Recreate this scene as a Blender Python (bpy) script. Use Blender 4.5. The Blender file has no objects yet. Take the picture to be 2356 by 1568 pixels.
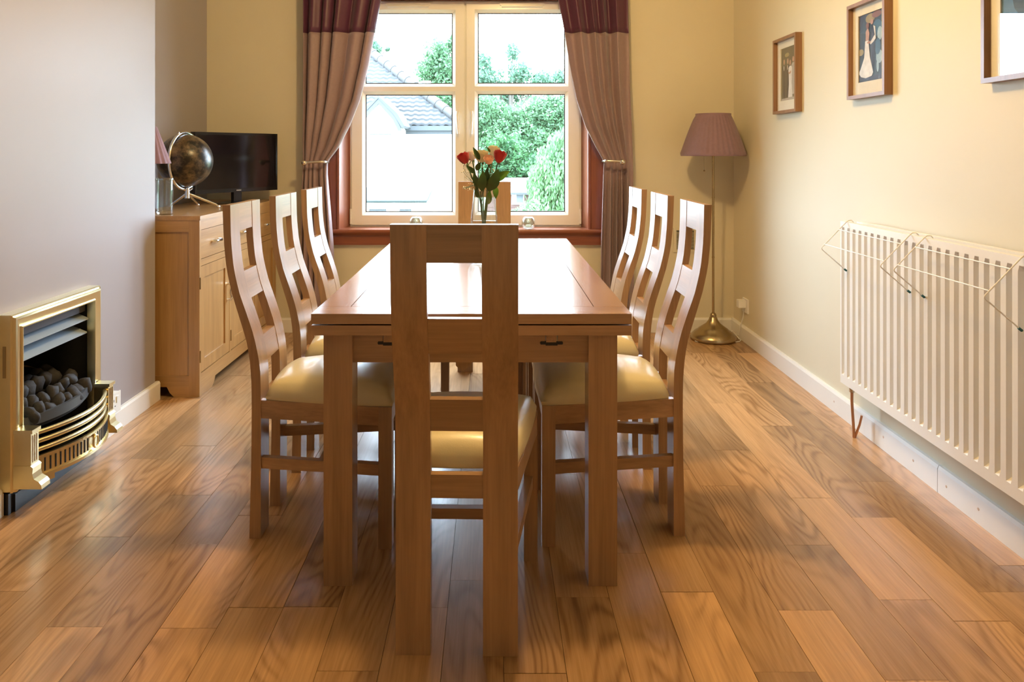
import bpy, bmesh, math, random
import numpy as np
from mathutils import Vector, Matrix
random.seed(7)
PI = math.pi
COL = bpy.context.scene.collection
SC = bpy.context.scene

# ------------------------------------------------------------------ camera, sky, light, exposure
cam = bpy.data.cameras.new('camera')
camo = bpy.data.objects.new('camera', cam)
COL.objects.link(camo)
camo.location = (0, 0, 1.23)
camo.rotation_euler = (PI / 2, 0, 0)
cam.sensor_width = 36.0
cam.lens = 36.0 * 1700 / 2356
cam.shift_x = 46 / 2356
cam.shift_y = -434 / 2356
cam.clip_end = 300
SC.camera = camo

SC.view_settings.view_transform = 'Standard'
SC.view_settings.look = 'None'
SC.view_settings.gamma = 1.0
SC.view_settings.use_curve_mapping = False
SC.view_settings.exposure = 0.9

SKY = 20.0
wd = bpy.data.worlds.new('world')
SC.world = wd
wd.use_nodes = True
bg = wd.node_tree.nodes['Background']
bg.inputs['Color'].default_value = (0.64, 0.82, 1.0, 1)
bg.inputs['Strength'].default_value = SKY


def light(name, kind, loc, power, color, size=0.1, rot=(0, 0, 0), size_y=None):
    l = bpy.data.lights.new(name, kind)
    l.energy = power
    l.color = color
    if kind == 'AREA':
        l.shape = 'RECTANGLE'
        l.size = size
        l.size_y = size_y or size
    else:
        l.shadow_soft_size = size
    o = bpy.data.objects.new(name, l)
    o.location = loc
    o.rotation_euler = rot
    COL.objects.link(o)
    return o


# the ceiling lamp of the room (above the frame)
light('ceiling_lamp_bulb', 'POINT', (0.13, 2.62, 2.70), 52, (1.0, 0.67, 0.29), 0.09)
# sky portal in the window opening
p = light('window_portal', 'AREA', (-0.19, 5.38, 1.5), 1, (1, 1, 1), 1.75, (-PI / 2, 0, 0), 1.75)
p.data.cycles.is_portal = True


# ------------------------------------------------------------------ material helpers
def newmat(name):
    m = bpy.data.materials.new(name)
    m.use_nodes = True
    nt = m.node_tree
    return m, nt, nt.nodes['Principled BSDF']


def nd(nt, kind, **kw):
    n = nt.nodes.new(kind)
    for k, v in kw.items():
        if k in n.inputs:
            n.inputs[k].default_value = v
        else:
            setattr(n, k, v)
    return n


def c4(c):
    return (c[0], c[1], c[2], 1)


def plain(name, col, rough=0.5, metal=0.0, noise=0.0, nscale=30, spec=0.5, coat=0.0, bump=0.0, bscale=200, sheen=0.0):
    m, nt, b = newmat(name)
    b.inputs['Roughness'].default_value = rough
    b.inputs['Metallic'].default_value = metal
    b.inputs['Specular IOR Level'].default_value = spec
    b.inputs['Coat Weight'].default_value = coat
    b.inputs['Sheen Weight'].default_value = sheen
    tc = nd(nt, 'ShaderNodeTexCoord')
    nz = nd(nt, 'ShaderNodeTexNoise', Scale=nscale, Detail=4.0)
    nt.links.new(tc.outputs['Object'], nz.inputs['Vector'])
    mx = nd(nt, 'ShaderNodeMix', data_type='RGBA')
    mx.inputs[6].default_value = c4([v * (1 - noise) for v in col])
    mx.inputs[7].default_value = c4([min(1, v * (1 + noise)) for v in col])
    nt.links.new(nz.outputs['Fac'], mx.inputs[0])
    nt.links.new(mx.outputs[2], b.inputs['Base Color'])
    if bump:
        n2 = nd(nt, 'ShaderNodeTexNoise', Scale=bscale, Detail=3.0)
        nt.links.new(tc.outputs['Object'], n2.inputs['Vector'])
        bp = nd(nt, 'ShaderNodeBump', Strength=bump, Distance=0.002)
        nt.links.new(n2.outputs['Fac'], bp.inputs['Height'])
        nt.links.new(bp.outputs['Normal'], b.inputs['Normal'])
    return m


def wood(name, axis, dark, light_, rough=0.3, rings=0.35, jitter=0.2, coat=0.0, spec=0.5, bump=0.15, along=1.1, cross=8.0, ringf=60.0, ringp=4.0, crough=0.12, streak=0.8):
    m, nt, b = newmat(name)
    L = nt.links.new
    b.inputs['Roughness'].default_value = rough
    b.inputs['Coat Weight'].default_value = coat
    b.inputs['Coat Roughness'].default_value = crough
    b.inputs['Specular IOR Level'].default_value = spec
    tc = nd(nt, 'ShaderNodeTexCoord')
    oi = nd(nt, 'ShaderNodeObjectInfo')
    m1 = nd(nt, 'ShaderNodeMath', operation='MULTIPLY'); m1.inputs[1].default_value = 61.7
    m2 = nd(nt, 'ShaderNodeMath', operation='MULTIPLY'); m2.inputs[1].default_value = 37.3
    L(oi.outputs['Random'], m1.inputs[0]); L(oi.outputs['Random'], m2.inputs[0])
    cb = nd(nt, 'ShaderNodeCombineXYZ')
    L(m1.outputs[0], cb.inputs[0]); L(m2.outputs[0], cb.inputs[1]); L(m1.outputs[0], cb.inputs[2])
    ad = nd(nt, 'ShaderNodeVectorMath', operation='ADD')
    L(tc.outputs['Object'], ad.inputs[0]); L(cb.outputs[0], ad.inputs[1])

    def mp(a, c):
        s = [c, c, c]
        s['xyz'.index(axis)] = a
        q = nd(nt, 'ShaderNodeMapping')
        q.inputs['Scale'].default_value = s
        L(ad.outputs[0], q.inputs['Vector'])
        return q
    q1 = mp(along, cross)
    n1 = nd(nt, 'ShaderNodeTexNoise', Scale=1.0, Detail=2.0, Roughness=0.4, Distortion=0.25)
    L(q1.outputs[0], n1.inputs['Vector'])
    r1 = nd(nt, 'ShaderNodeMath', operation='MULTIPLY'); r1.inputs[1].default_value = ringf
    L(n1.outputs['Fac'], r1.inputs[0])
    r2 = nd(nt, 'ShaderNodeMath', operation='SINE'); L(r1.outputs[0], r2.inputs[0])
    r3 = nd(nt, 'ShaderNodeMath', operation='MULTIPLY_ADD'); r3.inputs[1].default_value = 0.5; r3.inputs[2].default_value = 0.5
    L(r2.outputs[0], r3.inputs[0])
    r4 = nd(nt, 'ShaderNodeMath', operation='POWER'); r4.inputs[1].default_value = ringp
    L(r3.outputs[0], r4.inputs[0])
    q2 = mp(5.0, 150.0)
    n2 = nd(nt, 'ShaderNodeTexNoise', Scale=1.0, Detail=3.0, Roughness=0.6)
    L(q2.outputs[0], n2.inputs['Vector'])
    q3 = mp(1.3, 22.0)
    n3 = nd(nt, 'ShaderNodeTexNoise', Scale=1.0, Detail=4.0, Roughness=0.55)
    L(q3.outputs[0], n3.inputs['Vector'])
    # fac = .5*n3 + rings*(1-r4) + .3*n2
    f1 = nd(nt, 'ShaderNodeMath', operation='MULTIPLY_ADD'); f1.inputs[1].default_value = streak; f1.inputs[2].default_value = 0.5 - 0.5 * streak
    L(n3.outputs['Fac'], f1.inputs[0])
    f2 = nd(nt, 'ShaderNodeMath', operation='MULTIPLY_ADD'); f2.inputs[1].default_value = -rings
    q4 = mp(.7, 3.0)
    n4 = nd(nt, 'ShaderNodeTexNoise', Scale=1.0, Detail=1.0); L(q4.outputs[0], n4.inputs['Vector'])
    mr = nd(nt, 'ShaderNodeMapRange'); mr.inputs[1].default_value = .40; mr.inputs[2].default_value = .62; L(n4.outputs['Fac'], mr.inputs[0])
    r5 = nd(nt, 'ShaderNodeMath', operation='MULTIPLY'); L(r4.outputs[0], r5.inputs[0]); L(mr.outputs[0], r5.inputs[1])
    L(r5.outputs[0], f2.inputs[0]); L(f1.outputs[0], f2.inputs[2])
    f3 = nd(nt, 'ShaderNodeMath', operation='MULTIPLY_ADD'); f3.inputs[1].default_value = 0.5
    L(n2.outputs['Fac'], f3.inputs[0]); L(f2.outputs[0], f3.inputs[2])
    rp = nd(nt, 'ShaderNodeValToRGB')
    rp.color_ramp.elements[0].position = 0.25; rp.color_ramp.elements[0].color = c4(dark)
    rp.color_ramp.elements[1].position = 0.95; rp.color_ramp.elements[1].color = c4(light_)
    L(f3.outputs[0], rp.inputs[0])
    hs = nd(nt, 'ShaderNodeHueSaturation')
    jv = nd(nt, 'ShaderNodeMath', operation='MULTIPLY_ADD'); jv.inputs[1].default_value = 2 * jitter; jv.inputs[2].default_value = 1 - jitter
    L(oi.outputs['Random'], jv.inputs[0]); L(jv.outputs[0], hs.inputs['Value'])
    L(rp.outputs[0], hs.inputs['Color']); L(hs.outputs[0], b.inputs['Base Color'])
    bp = nd(nt, 'ShaderNodeBump', Strength=bump, Distance=0.001)
    L(n2.outputs['Fac'], bp.inputs['Height']); L(bp.outputs['Normal'], b.inputs['Normal'])
    return m


def thin_glass(name, tint=(1, 1, 1), ior=1.5, rough=0.0, base=0.0):
    m = bpy.data.materials.new(name); m.use_nodes = True
    nt = m.node_tree
    for n in list(nt.nodes):
        nt.nodes.remove(n)
    out = nd(nt, 'ShaderNodeOutputMaterial')
    tr = nd(nt, 'ShaderNodeBsdfTransparent'); tr.inputs[0].default_value = c4(tint)
    gl = nd(nt, 'ShaderNodeBsdfGlossy', Roughness=rough)
    ge = nd(nt, 'ShaderNodeNewGeometry')
    dt = nd(nt, 'ShaderNodeVectorMath', operation='DOT_PRODUCT')
    nt.links.new(ge.outputs['Incoming'], dt.inputs[0]); nt.links.new(ge.outputs['Normal'], dt.inputs[1])
    ab = nd(nt, 'ShaderNodeMath', operation='ABSOLUTE'); nt.links.new(dt.outputs['Value'], ab.inputs[0])
    om = nd(nt, 'ShaderNodeMath', operation='SUBTRACT'); om.inputs[0].default_value = 1.0; nt.links.new(ab.outputs[0], om.inputs[1])
    pw = nd(nt, 'ShaderNodeMath', operation='POWER'); pw.inputs[1].default_value = 5.0; nt.links.new(om.outputs[0], pw.inputs[0])
    f0 = ((ior - 1) / (ior + 1)) ** 2
    fr = nd(nt, 'ShaderNodeMath', operation='MULTIPLY_ADD'); fr.inputs[1].default_value = 1 - f0; fr.inputs[2].default_value = f0
    nt.links.new(pw.outputs[0], fr.inputs[0])
    ad = nd(nt, 'ShaderNodeMath', operation='ADD'); ad.inputs[1].default_value = base
    mx = nd(nt, 'ShaderNodeMixShader')
    nt.links.new(fr.outputs[0], ad.inputs[0])
    nt.links.new(ad.outputs[0], mx.inputs[0])
    nt.links.new(tr.outputs[0], mx.inputs[1])
    nt.links.new(gl.outputs[0], mx.inputs[2])
    nt.links.new(mx.outputs[0], out.inputs[0])
    return m


def cloth(name, col, trans=0.25, rough=0.6, sheen=0.3, weave=900, spec=0.3):
    m, nt, b = newmat(name)
    L = nt.links.new
    tc = nd(nt, 'ShaderNodeTexCoord')
    nz = nd(nt, 'ShaderNodeTexNoise', Scale=60.0, Detail=3.0)
    L(tc.outputs['Object'], nz.inputs['Vector'])
    mx = nd(nt, 'ShaderNodeMix', data_type='RGBA')
    mx.inputs[6].default_value = c4([v * .88 for v in col]); mx.inputs[7].default_value = c4([v * 1.1 for v in col])
    L(nz.outputs['Fac'], mx.inputs[0]); L(mx.outputs[2], b.inputs['Base Color'])
    b.inputs['Roughness'].default_value = rough
    b.inputs['Sheen Weight'].default_value = sheen
    b.inputs['Specular IOR Level'].default_value = spec
    n2 = nd(nt, 'ShaderNodeTexNoise', Scale=float(weave), Detail=2.0)
    L(tc.outputs['Object'], n2.inputs['Vector'])
    bp = nd(nt, 'ShaderNodeBump', Strength=0.15, Distance=0.001)
    L(n2.outputs['Fac'], bp.inputs['Height']); L(bp.outputs['Normal'], b.inputs['Normal'])
    out = nt.nodes['Material Output']
    tl = nd(nt, 'ShaderNodeBsdfTranslucent'); L(mx.outputs[2], tl.inputs[0])
    ms = nd(nt, 'ShaderNodeMixShader'); ms.inputs[0].default_value = trans
    L(b.outputs[0], ms.inputs[1]); L(tl.outputs[0], ms.inputs[2]); L(ms.outputs[0], out.inputs[0])
    return m


OD, OL = (0.19, 0.098, 0.043), (0.48, 0.285, 0.145)
M = {}
for ax in 'xyz':
    M['oak_' + ax] = wood('oak_' + ax, ax, OD, OL, rough=0.34, rings=0.10, jitter=0.10, coat=0.9, crough=0.3)
    M['honey_' + ax] = wood('honey_oak_' + ax, ax, (0.26, 0.125, 0.040), (0.50, 0.285, 0.105), rough=0.34, rings=0.08, jitter=0.07, coat=0.6, crough=0.25)
M['top_x'] = wood('table_top_x', 'x', OD, OL, rough=0.2, rings=0.12, jitter=0.06, coat=0.8, crough=0.17)
M['top_y'] = wood('table_top_y', 'y', OD, OL, rough=0.2, rings=0.12, jitter=0.06, coat=0.8, crough=0.17)
M['plank'] = wood('oak_floor_plank', 'y', (0.17, 0.080, 0.030), (0.56, 0.325, 0.150), rough=0.27, rings=0.27, jitter=0.26, coat=0.0, along=0.9, cross=4.2, bump=0.08, ringf=135.0, ringp=2.0, streak=0.55)
M['under'] = plain('subfloor', (0.09, 0.05, 0.025), 0.8)
M['mahog_z'] = wood('mahogany_z', 'z', (0.13, 0.032, 0.014), (0.29, 0.088, 0.042), rough=0.3, rings=0.1, jitter=0.06, coat=0.3)
M['mahog_x'] = wood('mahogany_x', 'x', (0.13, 0.032, 0.014), (0.29, 0.088, 0.042), rough=0.3, rings=0.1, jitter=0.06, coat=0.3)
M['cream'] = plain('cream_wall_paint', (0.69, 0.625, 0.47), 0.55, noise=0.03, nscale=3, spec=0.35, bump=0.05, bscale=350)
M['taupe'] = plain('taupe_wall_paint', (0.365, 0.335, 0.345), 0.46, noise=0.03, nscale=3, spec=0.4, bump=0.04, bscale=120)
M['ceil'] = plain('white_ceiling_paint', (0.82, 0.80, 0.76), 0.8)
M['gloss'] = plain('white_gloss_paint', (0.82, 0.80, 0.76), 0.3, noise=0.03, nscale=6)
M['knot'] = plain('pink_knot_stain', (0.62, 0.47, 0.37), 0.4)
M['upvc'] = plain('white_upvc', (0.84, 0.83, 0.79), 0.28, noise=0.01)
M['gasket'] = plain('dark_rubber_gasket', (0.006, 0.008, 0.008), 0.6)
M['glass'] = thin_glass('window_glass')
M['picglass'] = thin_glass('picture_glass', ior=1.5)
M['vase'] = thin_glass('clear_vase_glass', (0.96, 0.98, 0.97), 1.5, 0.02, 0.03)
M['crackle'] = thin_glass('crackle_glass', (0.86, 0.88, 0.82), 1.5, 0.12, 0.22)
M['brass'] = plain('polished_brass', (0.80, 0.69, 0.40), 0.32, 1.0, noise=0.05)
M['abrass'] = plain('antique_brass', (0.44, 0.34, 0.19), 0.27, 1.0, noise=0.06)
M['nickel'] = plain('brushed_nickel', (0.66, 0.60, 0.52), 0.25, 1.0)
M['chrome'] = plain('polished_chrome', (0.86, 0.87, 0.88), 0.12, 1.0)
M['copper'] = plain('copper_pipe', (0.55, 0.30, 0.18), 0.4, 0.6)
M['black'] = plain('black_metal', (0.015, 0.015, 0.016), 0.5)
M['soot'] = plain('sooty_black', (0.012, 0.012, 0.012), 0.85, noise=0.4, nscale=60)
M['slate'] = plain('dark_slate', (0.018, 0.019, 0.023), 0.35, noise=0.5, nscale=25)
M['hood'] = plain('blue_grey_enamel', (0.32, 0.39, 0.46), 0.35)
M['hood_d'] = plain('dark_grey_enamel', (0.07, 0.08, 0.10), 0.4)
M['coal'] = plain('grey_ceramic_coal', (0.040, 0.038, 0.041), 0.8, noise=0.7, nscale=45, bump=0.6, bscale=90)
M['leather'] = plain('cream_leather', (0.70, 0.61, 0.38), 0.33, noise=0.04, nscale=8, bump=0.12, bscale=260, coat=0.15)
M['plum'] = cloth('plum_satin', (0.105, 0.025, 0.062), 0.12, 0.42, 0.2, 700, 0.5)
M['mauve'] = cloth('mauve_faux_silk', (0.36, 0.245, 0.25), 0.18, 0.46, 0.3, 700, 0.5)
M['shade'] = cloth('mauve_lampshade_cloth', (0.29, 0.18, 0.215), 0.15, 0.8, 0.3, 900)
M['lilac'] = cloth('lilac_lampshade_cloth', (0.42, 0.27, 0.33), 0.3, 0.8, 0.3, 900)
M['white'] = plain('white_plastic', (0.82, 0.81, 0.78), 0.35)
M['rad'] = plain('white_radiator_enamel', (0.83, 0.80, 0.74), 0.3)
M['wire'] = plain('white_coated_wire', (0.86, 0.84, 0.79), 0.35)
M['teal'] = plain('teal_rubber', (0.01, 0.11, 0.11), 0.5)
M['tvblack'] = plain('black_gloss_plastic', (0.012, 0.012, 0.014), 0.18)
M['screen'] = plain('tv_screen', (0.006, 0.006, 0.010), 0.08, spec=0.6)
M['globe'], _nt, _b = newmat('antique_globe_print')
_tc = nd(_nt, 'ShaderNodeTexCoord'); _nz = nd(_nt, 'ShaderNodeTexNoise', Scale=13.0, Detail=7.0, Roughness=0.72)
_rp = nd(_nt, 'ShaderNodeValToRGB')
_rp.color_ramp.elements[0].position = 0.42; _rp.color_ramp.elements[0].color = (0.012, 0.009, 0.006, 1)
_rp.color_ramp.elements[1].position = 0.72; _rp.color_ramp.elements[1].color = (0.26, 0.17, 0.085, 1)
_nt.links.new(_tc.outputs['Object'], _nz.inputs['Vector']); _nt.links.new(_nz.outputs['Fac'], _rp.inputs[0]); _nt.links.new(_rp.outputs[0], _b.inputs['Base Color'])
_b.inputs['Roughness'].default_value = 0.3
M['frame'] = wood('brown_frame_wood', 'z', (0.14, 0.065, 0.028), (0.32, 0.17, 0.085), rough=0.35, rings=0.05, jitter=0.05)
M['mount'] = plain('ivory_mount_board', (0.80, 0.76, 0.66), 0.8)
M['leaf'] = plain('rose_leaf', (0.040, 0.095, 0.020), 0.42, noise=0.35, nscale=30)
M['leafb'] = plain('bright_rose_leaf', (0.09, 0.22, 0.02), 0.42, noise=0.2, nscale=30)
M['stem'] = plain('green_stem', (0.06, 0.11, 0.03), 0.5, noise=0.2)
M['rose_red'] = plain('red_petal', (0.48, 0.010, 0.016), 0.55, noise=0.2, sheen=0.3)
M['rose_cream'] = plain('cream_petal', (0.85, 0.76, 0.50), 0.6, noise=0.08, sheen=0.2)
M['rose_peach'] = plain('peach_petal', (0.82, 0.54, 0.41), 0.6, noise=0.1, sheen=0.2)
M['rose_blush'] = plain('blush_petal', (0.84, 0.69, 0.61), 0.6, noise=0.08, sheen=0.2)
M['gyp'] = plain('white_blossom', (0.82, 0.80, 0.70), 0.7)
M['render'] = plain('white_house_render', (0.80, 0.80, 0.78), 0.9, noise=0.03)
M['tile'] = plain('grey_concrete_roof_tile', (0.020, 0.022, 0.023), 0.7, noise=0.35, nscale=4)
M['tilecap'] = plain('pale_ridge_tile', (0.032, 0.031, 0.029), 0.8, noise=0.2)
M['barge'] = plain('slate_blue_paint', (0.012, 0.017, 0.019), 0.5)
M['lead'] = plain('grey_lead', (0.015, 0.018, 0.018), 0.6)
M['shedwall'] = plain('red_stained_shed_board', (0.075, 0.036, 0.031), 0.8, noise=0.2)
M['felt'] = plain('pale_roof_felt', (0.042, 0.045, 0.045), 0.8, noise=0.1)
M['lawn'] = plain('garden_grass', (0.06, 0.11, 0.03), 0.9, noise=0.4, nscale=2)
M['bark'] = plain('tree_bark', (0.06, 0.05, 0.04), 0.9, noise=0.3)


def leafmat(name, a, b_):
    m, nt, b = newmat(name)
    L = nt.links.new
    tc = nd(nt, 'ShaderNodeTexCoord')
    nz = nd(nt, 'ShaderNodeTexNoise', Scale=1.6, Detail=5.0, Roughness=0.7)
    L(tc.outputs['Object'], nz.inputs['Vector'])
    rp = nd(nt, 'ShaderNodeValToRGB')
    rp.color_ramp.elements[0].position = 0.35; rp.color_ramp.elements[0].color = c4(a)
    rp.color_ramp.elements[1].position = 0.65; rp.color_ramp.elements[1].color = c4(b_)
    L(nz.outputs['Fac'], rp.inputs[0]); L(rp.outputs[0], b.inputs['Base Color'])
    b.inputs['Roughness'].default_value = 0.6
    tl = nd(nt, 'ShaderNodeBsdfTranslucent'); L(rp.outputs[0], tl.inputs[0])
    ms = nd(nt, 'ShaderNodeMixShader'); ms.inputs[0].default_value = 0.4
    L(b.outputs[0], ms.inputs[1]); L(tl.outputs[0], ms.inputs[2])
    L(ms.outputs[0], nt.nodes['Material Output'].inputs[0])
    return m


M['fol_pale'] = leafmat('pale_willow_leaves', (0.056, 0.125, 0.05), (0.12, 0.221, 0.09))
M['fol_mid'] = leafmat('mid_green_leaves', (0.036, 0.094, 0.04), (0.092, 0.182, 0.08))
M['fol_dark'] = leafmat('deep_green_leaves', (0.012, 0.052, 0.018), (0.048, 0.13, 0.04))
M['fol_blue'] = leafmat('blue_green_leaves', (0.04, 0.094, 0.055), (0.084, 0.161, 0.095))

# ------------------------------------------------------------------ object helpers
ORG = {}


def setp(o, label=None, cat=None, group=None, kind=None):
    if label: o['label'] = label
    if cat: o['category'] = cat
    if group: o['group'] = group
    if kind: o['kind'] = kind
    return o


def thing(name, label, cat, loc, rotz=0.0, group=None, kind=None):
    o = bpy.data.objects.new(name, None)
    o.empty_display_size = 0.05
    COL.objects.link(o)
    o.location = loc
    o.rotation_euler = (0, 0, rotz)
    ORG[o.name] = Vector(loc)
    return setp(o, label, cat, group, kind)


def fin(name, bm, mat, parent=None, world=False, smooth=None, bevel=0.0, mats=None, segs=1):
    """turn a bmesh into ONE object; world=True: coordinates are world, shift to the thing's origin"""
    if bevel:
        es = [e for e in bm.edges if len(e.link_faces) == 2 and e.calc_face_angle(0) > 0.6]
        bmesh.ops.bevel(bm, geom=es, offset=bevel, segments=segs, affect='EDGES', profile=0.6, clamp_overlap=True)
    bmesh.ops.recalc_face_normals(bm, faces=bm.faces)
    org = ORG.get(parent.name, Vector((0, 0, 0))) if parent else Vector((0, 0, 0))
    if world and parent:
        bmesh.ops.translate(bm, verts=bm.verts, vec=-org)
    me = bpy.data.meshes.new(name)
    bm.to_mesh(me)
    bm.free()
    for mm in (mats or [mat]):
        me.materials.append(mm)
    if smooth is not None:
        me.polygons.foreach_set('use_smooth', [True] * len(me.polygons))
        me.set_sharp_from_angle(angle=smooth)
    o = bpy.data.objects.new(name, me)
    COL.objects.link(o)
    if parent:
        o.parent = parent
    ORG[o.name] = org
    return o


def nb():
    return bmesh.new()


def bx(bm, x0, x1, y0, y1, z0, z1):
    v = [bm.verts.new((x, y, z)) for x in (x0, x1) for y in (y0, y1) for z in (z0, z1)]
    for f in ((0, 1, 3, 2), (4, 6, 7, 5), (0, 4, 5, 1), (2, 3, 7, 6), (0, 2, 6, 4), (1, 5, 7, 3)):
        bm.faces.new([v[i] for i in f])
    return v


def hexa(bm, pts):
    """8 points: bottom 4 (ccw) then top 4"""
    v = [bm.verts.new(p_) for p_ in pts]
    for f in ((0, 3, 2, 1), (4, 5, 6, 7), (0, 1, 5, 4), (1, 2, 6, 5), (2, 3, 7, 6), (3, 0, 4, 7)):
        bm.faces.new([v[i] for i in f])


def prism(bm, poly, axis, a0, a1):
    """poly of 2D points extruded along an axis. axis 'x': (y,z); 'y': (x,z); 'z': (x,y)"""
    def P(u, v, a):
        return {'x': (a, u, v), 'y': (u, a, v), 'z': (u, v, a)}[axis]
    r0 = [bm.verts.new(P(u, v, a0)) for u, v in poly]
    r1 = [bm.verts.new(P(u, v, a1)) for u, v in poly]
    n = len(poly)
    bm.faces.new(r0); bm.faces.new(r1[::-1])
    for i in range(n):
        bm.faces.new((r0[i], r0[(i + 1) % n], r1[(i + 1) % n], r1[i]))


def lathe(bm, prof, seg=24, c=(0, 0, 0), rot=None, ripple=None):
    rings = []
    for r, z in prof:
        if r < 1e-6:
            rings.append([bm.verts.new((0, 0, z))])
        else:
            rings.append([bm.verts.new(((r + (ripple(i, z) if ripple else 0)) * math.cos(2 * PI * i / seg),
                                        (r + (ripple(i, z) if ripple else 0)) * math.sin(2 * PI * i / seg), z)) for i in range(seg)])
    for a, b in zip(rings[:-1], rings[1:]):
        for i in range(seg):
            j = (i + 1) % seg
            if len(a) == 1 and len(b) == 1:
                continue
            if len(a) == 1:
                bm.faces.new((a[0], b[i], b[j]))
            elif len(b) == 1:
                bm.faces.new((a[i], a[j], b[0]))
            else:
                bm.faces.new((a[i], a[j], b[j], b[i]))
    vs = [v for r in rings for v in r]
    if rot is not None:
        bmesh.ops.transform(bm, matrix=rot.to_4x4() if hasattr(rot, 'to_4x4') else rot, verts=vs)
    bmesh.ops.translate(bm, verts=vs, vec=c)
    return vs


def tube(bm, pts, r, seg=8, closed=False):
    pts = [Vector(q) for q in pts]
    n = len(pts)
    rings = []
    prev = None
    for i, q in enumerate(pts):
        if closed:
            t = (pts[(i + 1) % n] - pts[i - 1]).normalized()
        else:
            t = (pts[min(i + 1, n - 1)] - pts[max(i - 1, 0)]).normalized()
        if prev is None:
            a = Vector((0, 0, 1)) if abs(t.z) < 0.9 else Vector((1, 0, 0))
            u = t.cross(a).normalized()
        else:
            u = (prev - t * prev.dot(t)).normalized()
        prev = u
        w = t.cross(u)
        rr = r[i] if isinstance(r, (list, tuple)) else r
        rings.append([bm.verts.new(q + rr * (math.cos(2 * PI * k / seg) * u + math.sin(2 * PI * k / seg) * w)) for k in range(seg)])
    m = n if closed else n - 1
    for i in range(m):
        a, b = rings[i], rings[(i + 1) % n]
        for k in range(seg):
            bm.faces.new((a[k], a[(k + 1) % seg], b[(k + 1) % seg], b[k]))
    if not closed:
        bm.faces.new(rings[0][::-1]); bm.faces.new(rings[-1])


def ball(bm, c, r, sub=2, scale=(1, 1, 1)):
    q = bmesh.ops.create_icosphere(bm, subdivisions=sub, radius=r)
    bmesh.ops.scale(bm, vec=scale, verts=q['verts'])
    bmesh.ops.translate(bm, verts=q['verts'], vec=c)
    return q['verts']


def boxo(name, mat, parent, x0, x1, y0, y1, z0, z1, bevel=0.002, world=True):
    bm = nb(); bx(bm, x0, x1, y0, y1, z0, z1)
    return fin(name, bm, mat, parent, world=world, bevel=bevel)


def copy_thing(root, loc, rotz, label=None, group=None):
    r = root.copy(); COL.objects.link(r)
    r.location = loc; r.rotation_euler = (0, 0, rotz)
    if label: r['label'] = label
    if group: r['group'] = group
    for ch in list(root.children):
        c = ch.copy(); COL.objects.link(c); c.parent = r
        for g in list(ch.children):
            d = g.copy(); COL.objects.link(d); d.parent = c
    return r


# ------------------------------------------------------------------ room numbers
YB = 5.06            # far wall surface
def RX(y):           # right wall surface (very slightly splayed)
    return 1.601 + 0.0107 * y
RA = -math.atan(0.0107)
XBR = -1.67          # chimney breast face
XAL = -1.953         # alcove wall
CH = 2.95
YF = -1.25

# ------------------------------------------------------------------ room shell
bm = nb(); bx(bm, -2.0, 1.75, YF, YB + .02, -0.06, -0.013)
floor = fin('floor', bm, M['under']); setp(floor, kind='structure')
bm = nb(); bx(bm, -2.3, 1.95, YF - .2, YB + .3, CH, CH + .1)
setp(fin('ceiling', bm, M['ceil']), kind='structure')
# far wall with the window opening
OX0, OX1, OZ0, OZ1 = -1.047, 0.661, 0.66, 2.36
bm = nb()
bx(bm, -2.3, OX0, YB, YB + .3, -0.06, CH)
bx(bm, OX1, 1.95, YB, YB + .3, -0.06, CH)
bx(bm, OX0, OX1, YB, YB + .3, -0.06, OZ0)
bx(bm, OX0, OX1, YB, YB + .3, OZ1, CH)
setp(fin('wall_back', bm, M['cream']), kind='structure')
bm = nb()
prism(bm, [(RX(YF), YF), (RX(YB), YB), (RX(YB) + .2, YB), (RX(YF) + .2, YF)], 'z', -0.06, CH)
setp(fin('wall_right', bm, M['cream']), kind='structure')
bm = nb(); bx(bm, XAL - .25, XAL, YF, YB, -0.06, CH)
setp(fin('wall_left', bm, M['taupe']), kind='structure')
FY0, FY1, FZ0, FZ1 = 2.545, 3.02, 0.0, 0.64
YBE = 3.662
bm = nb()
bx(bm, XAL, XBR, YF, FY0, -.013, CH); bx(bm, XAL, XBR, FY1, YBE, -.013, CH); bx(bm, XAL, XBR, FY0, FY1, FZ1, CH)
setp(fin('wall_chimney', bm, M['taupe']), kind='structure')
bm = nb(); bx(bm, -2.3, 1.95, YF - .15, YF, -.06, CH)
setp(fin('wall_front', bm, M['cream']), kind='structure')

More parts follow.
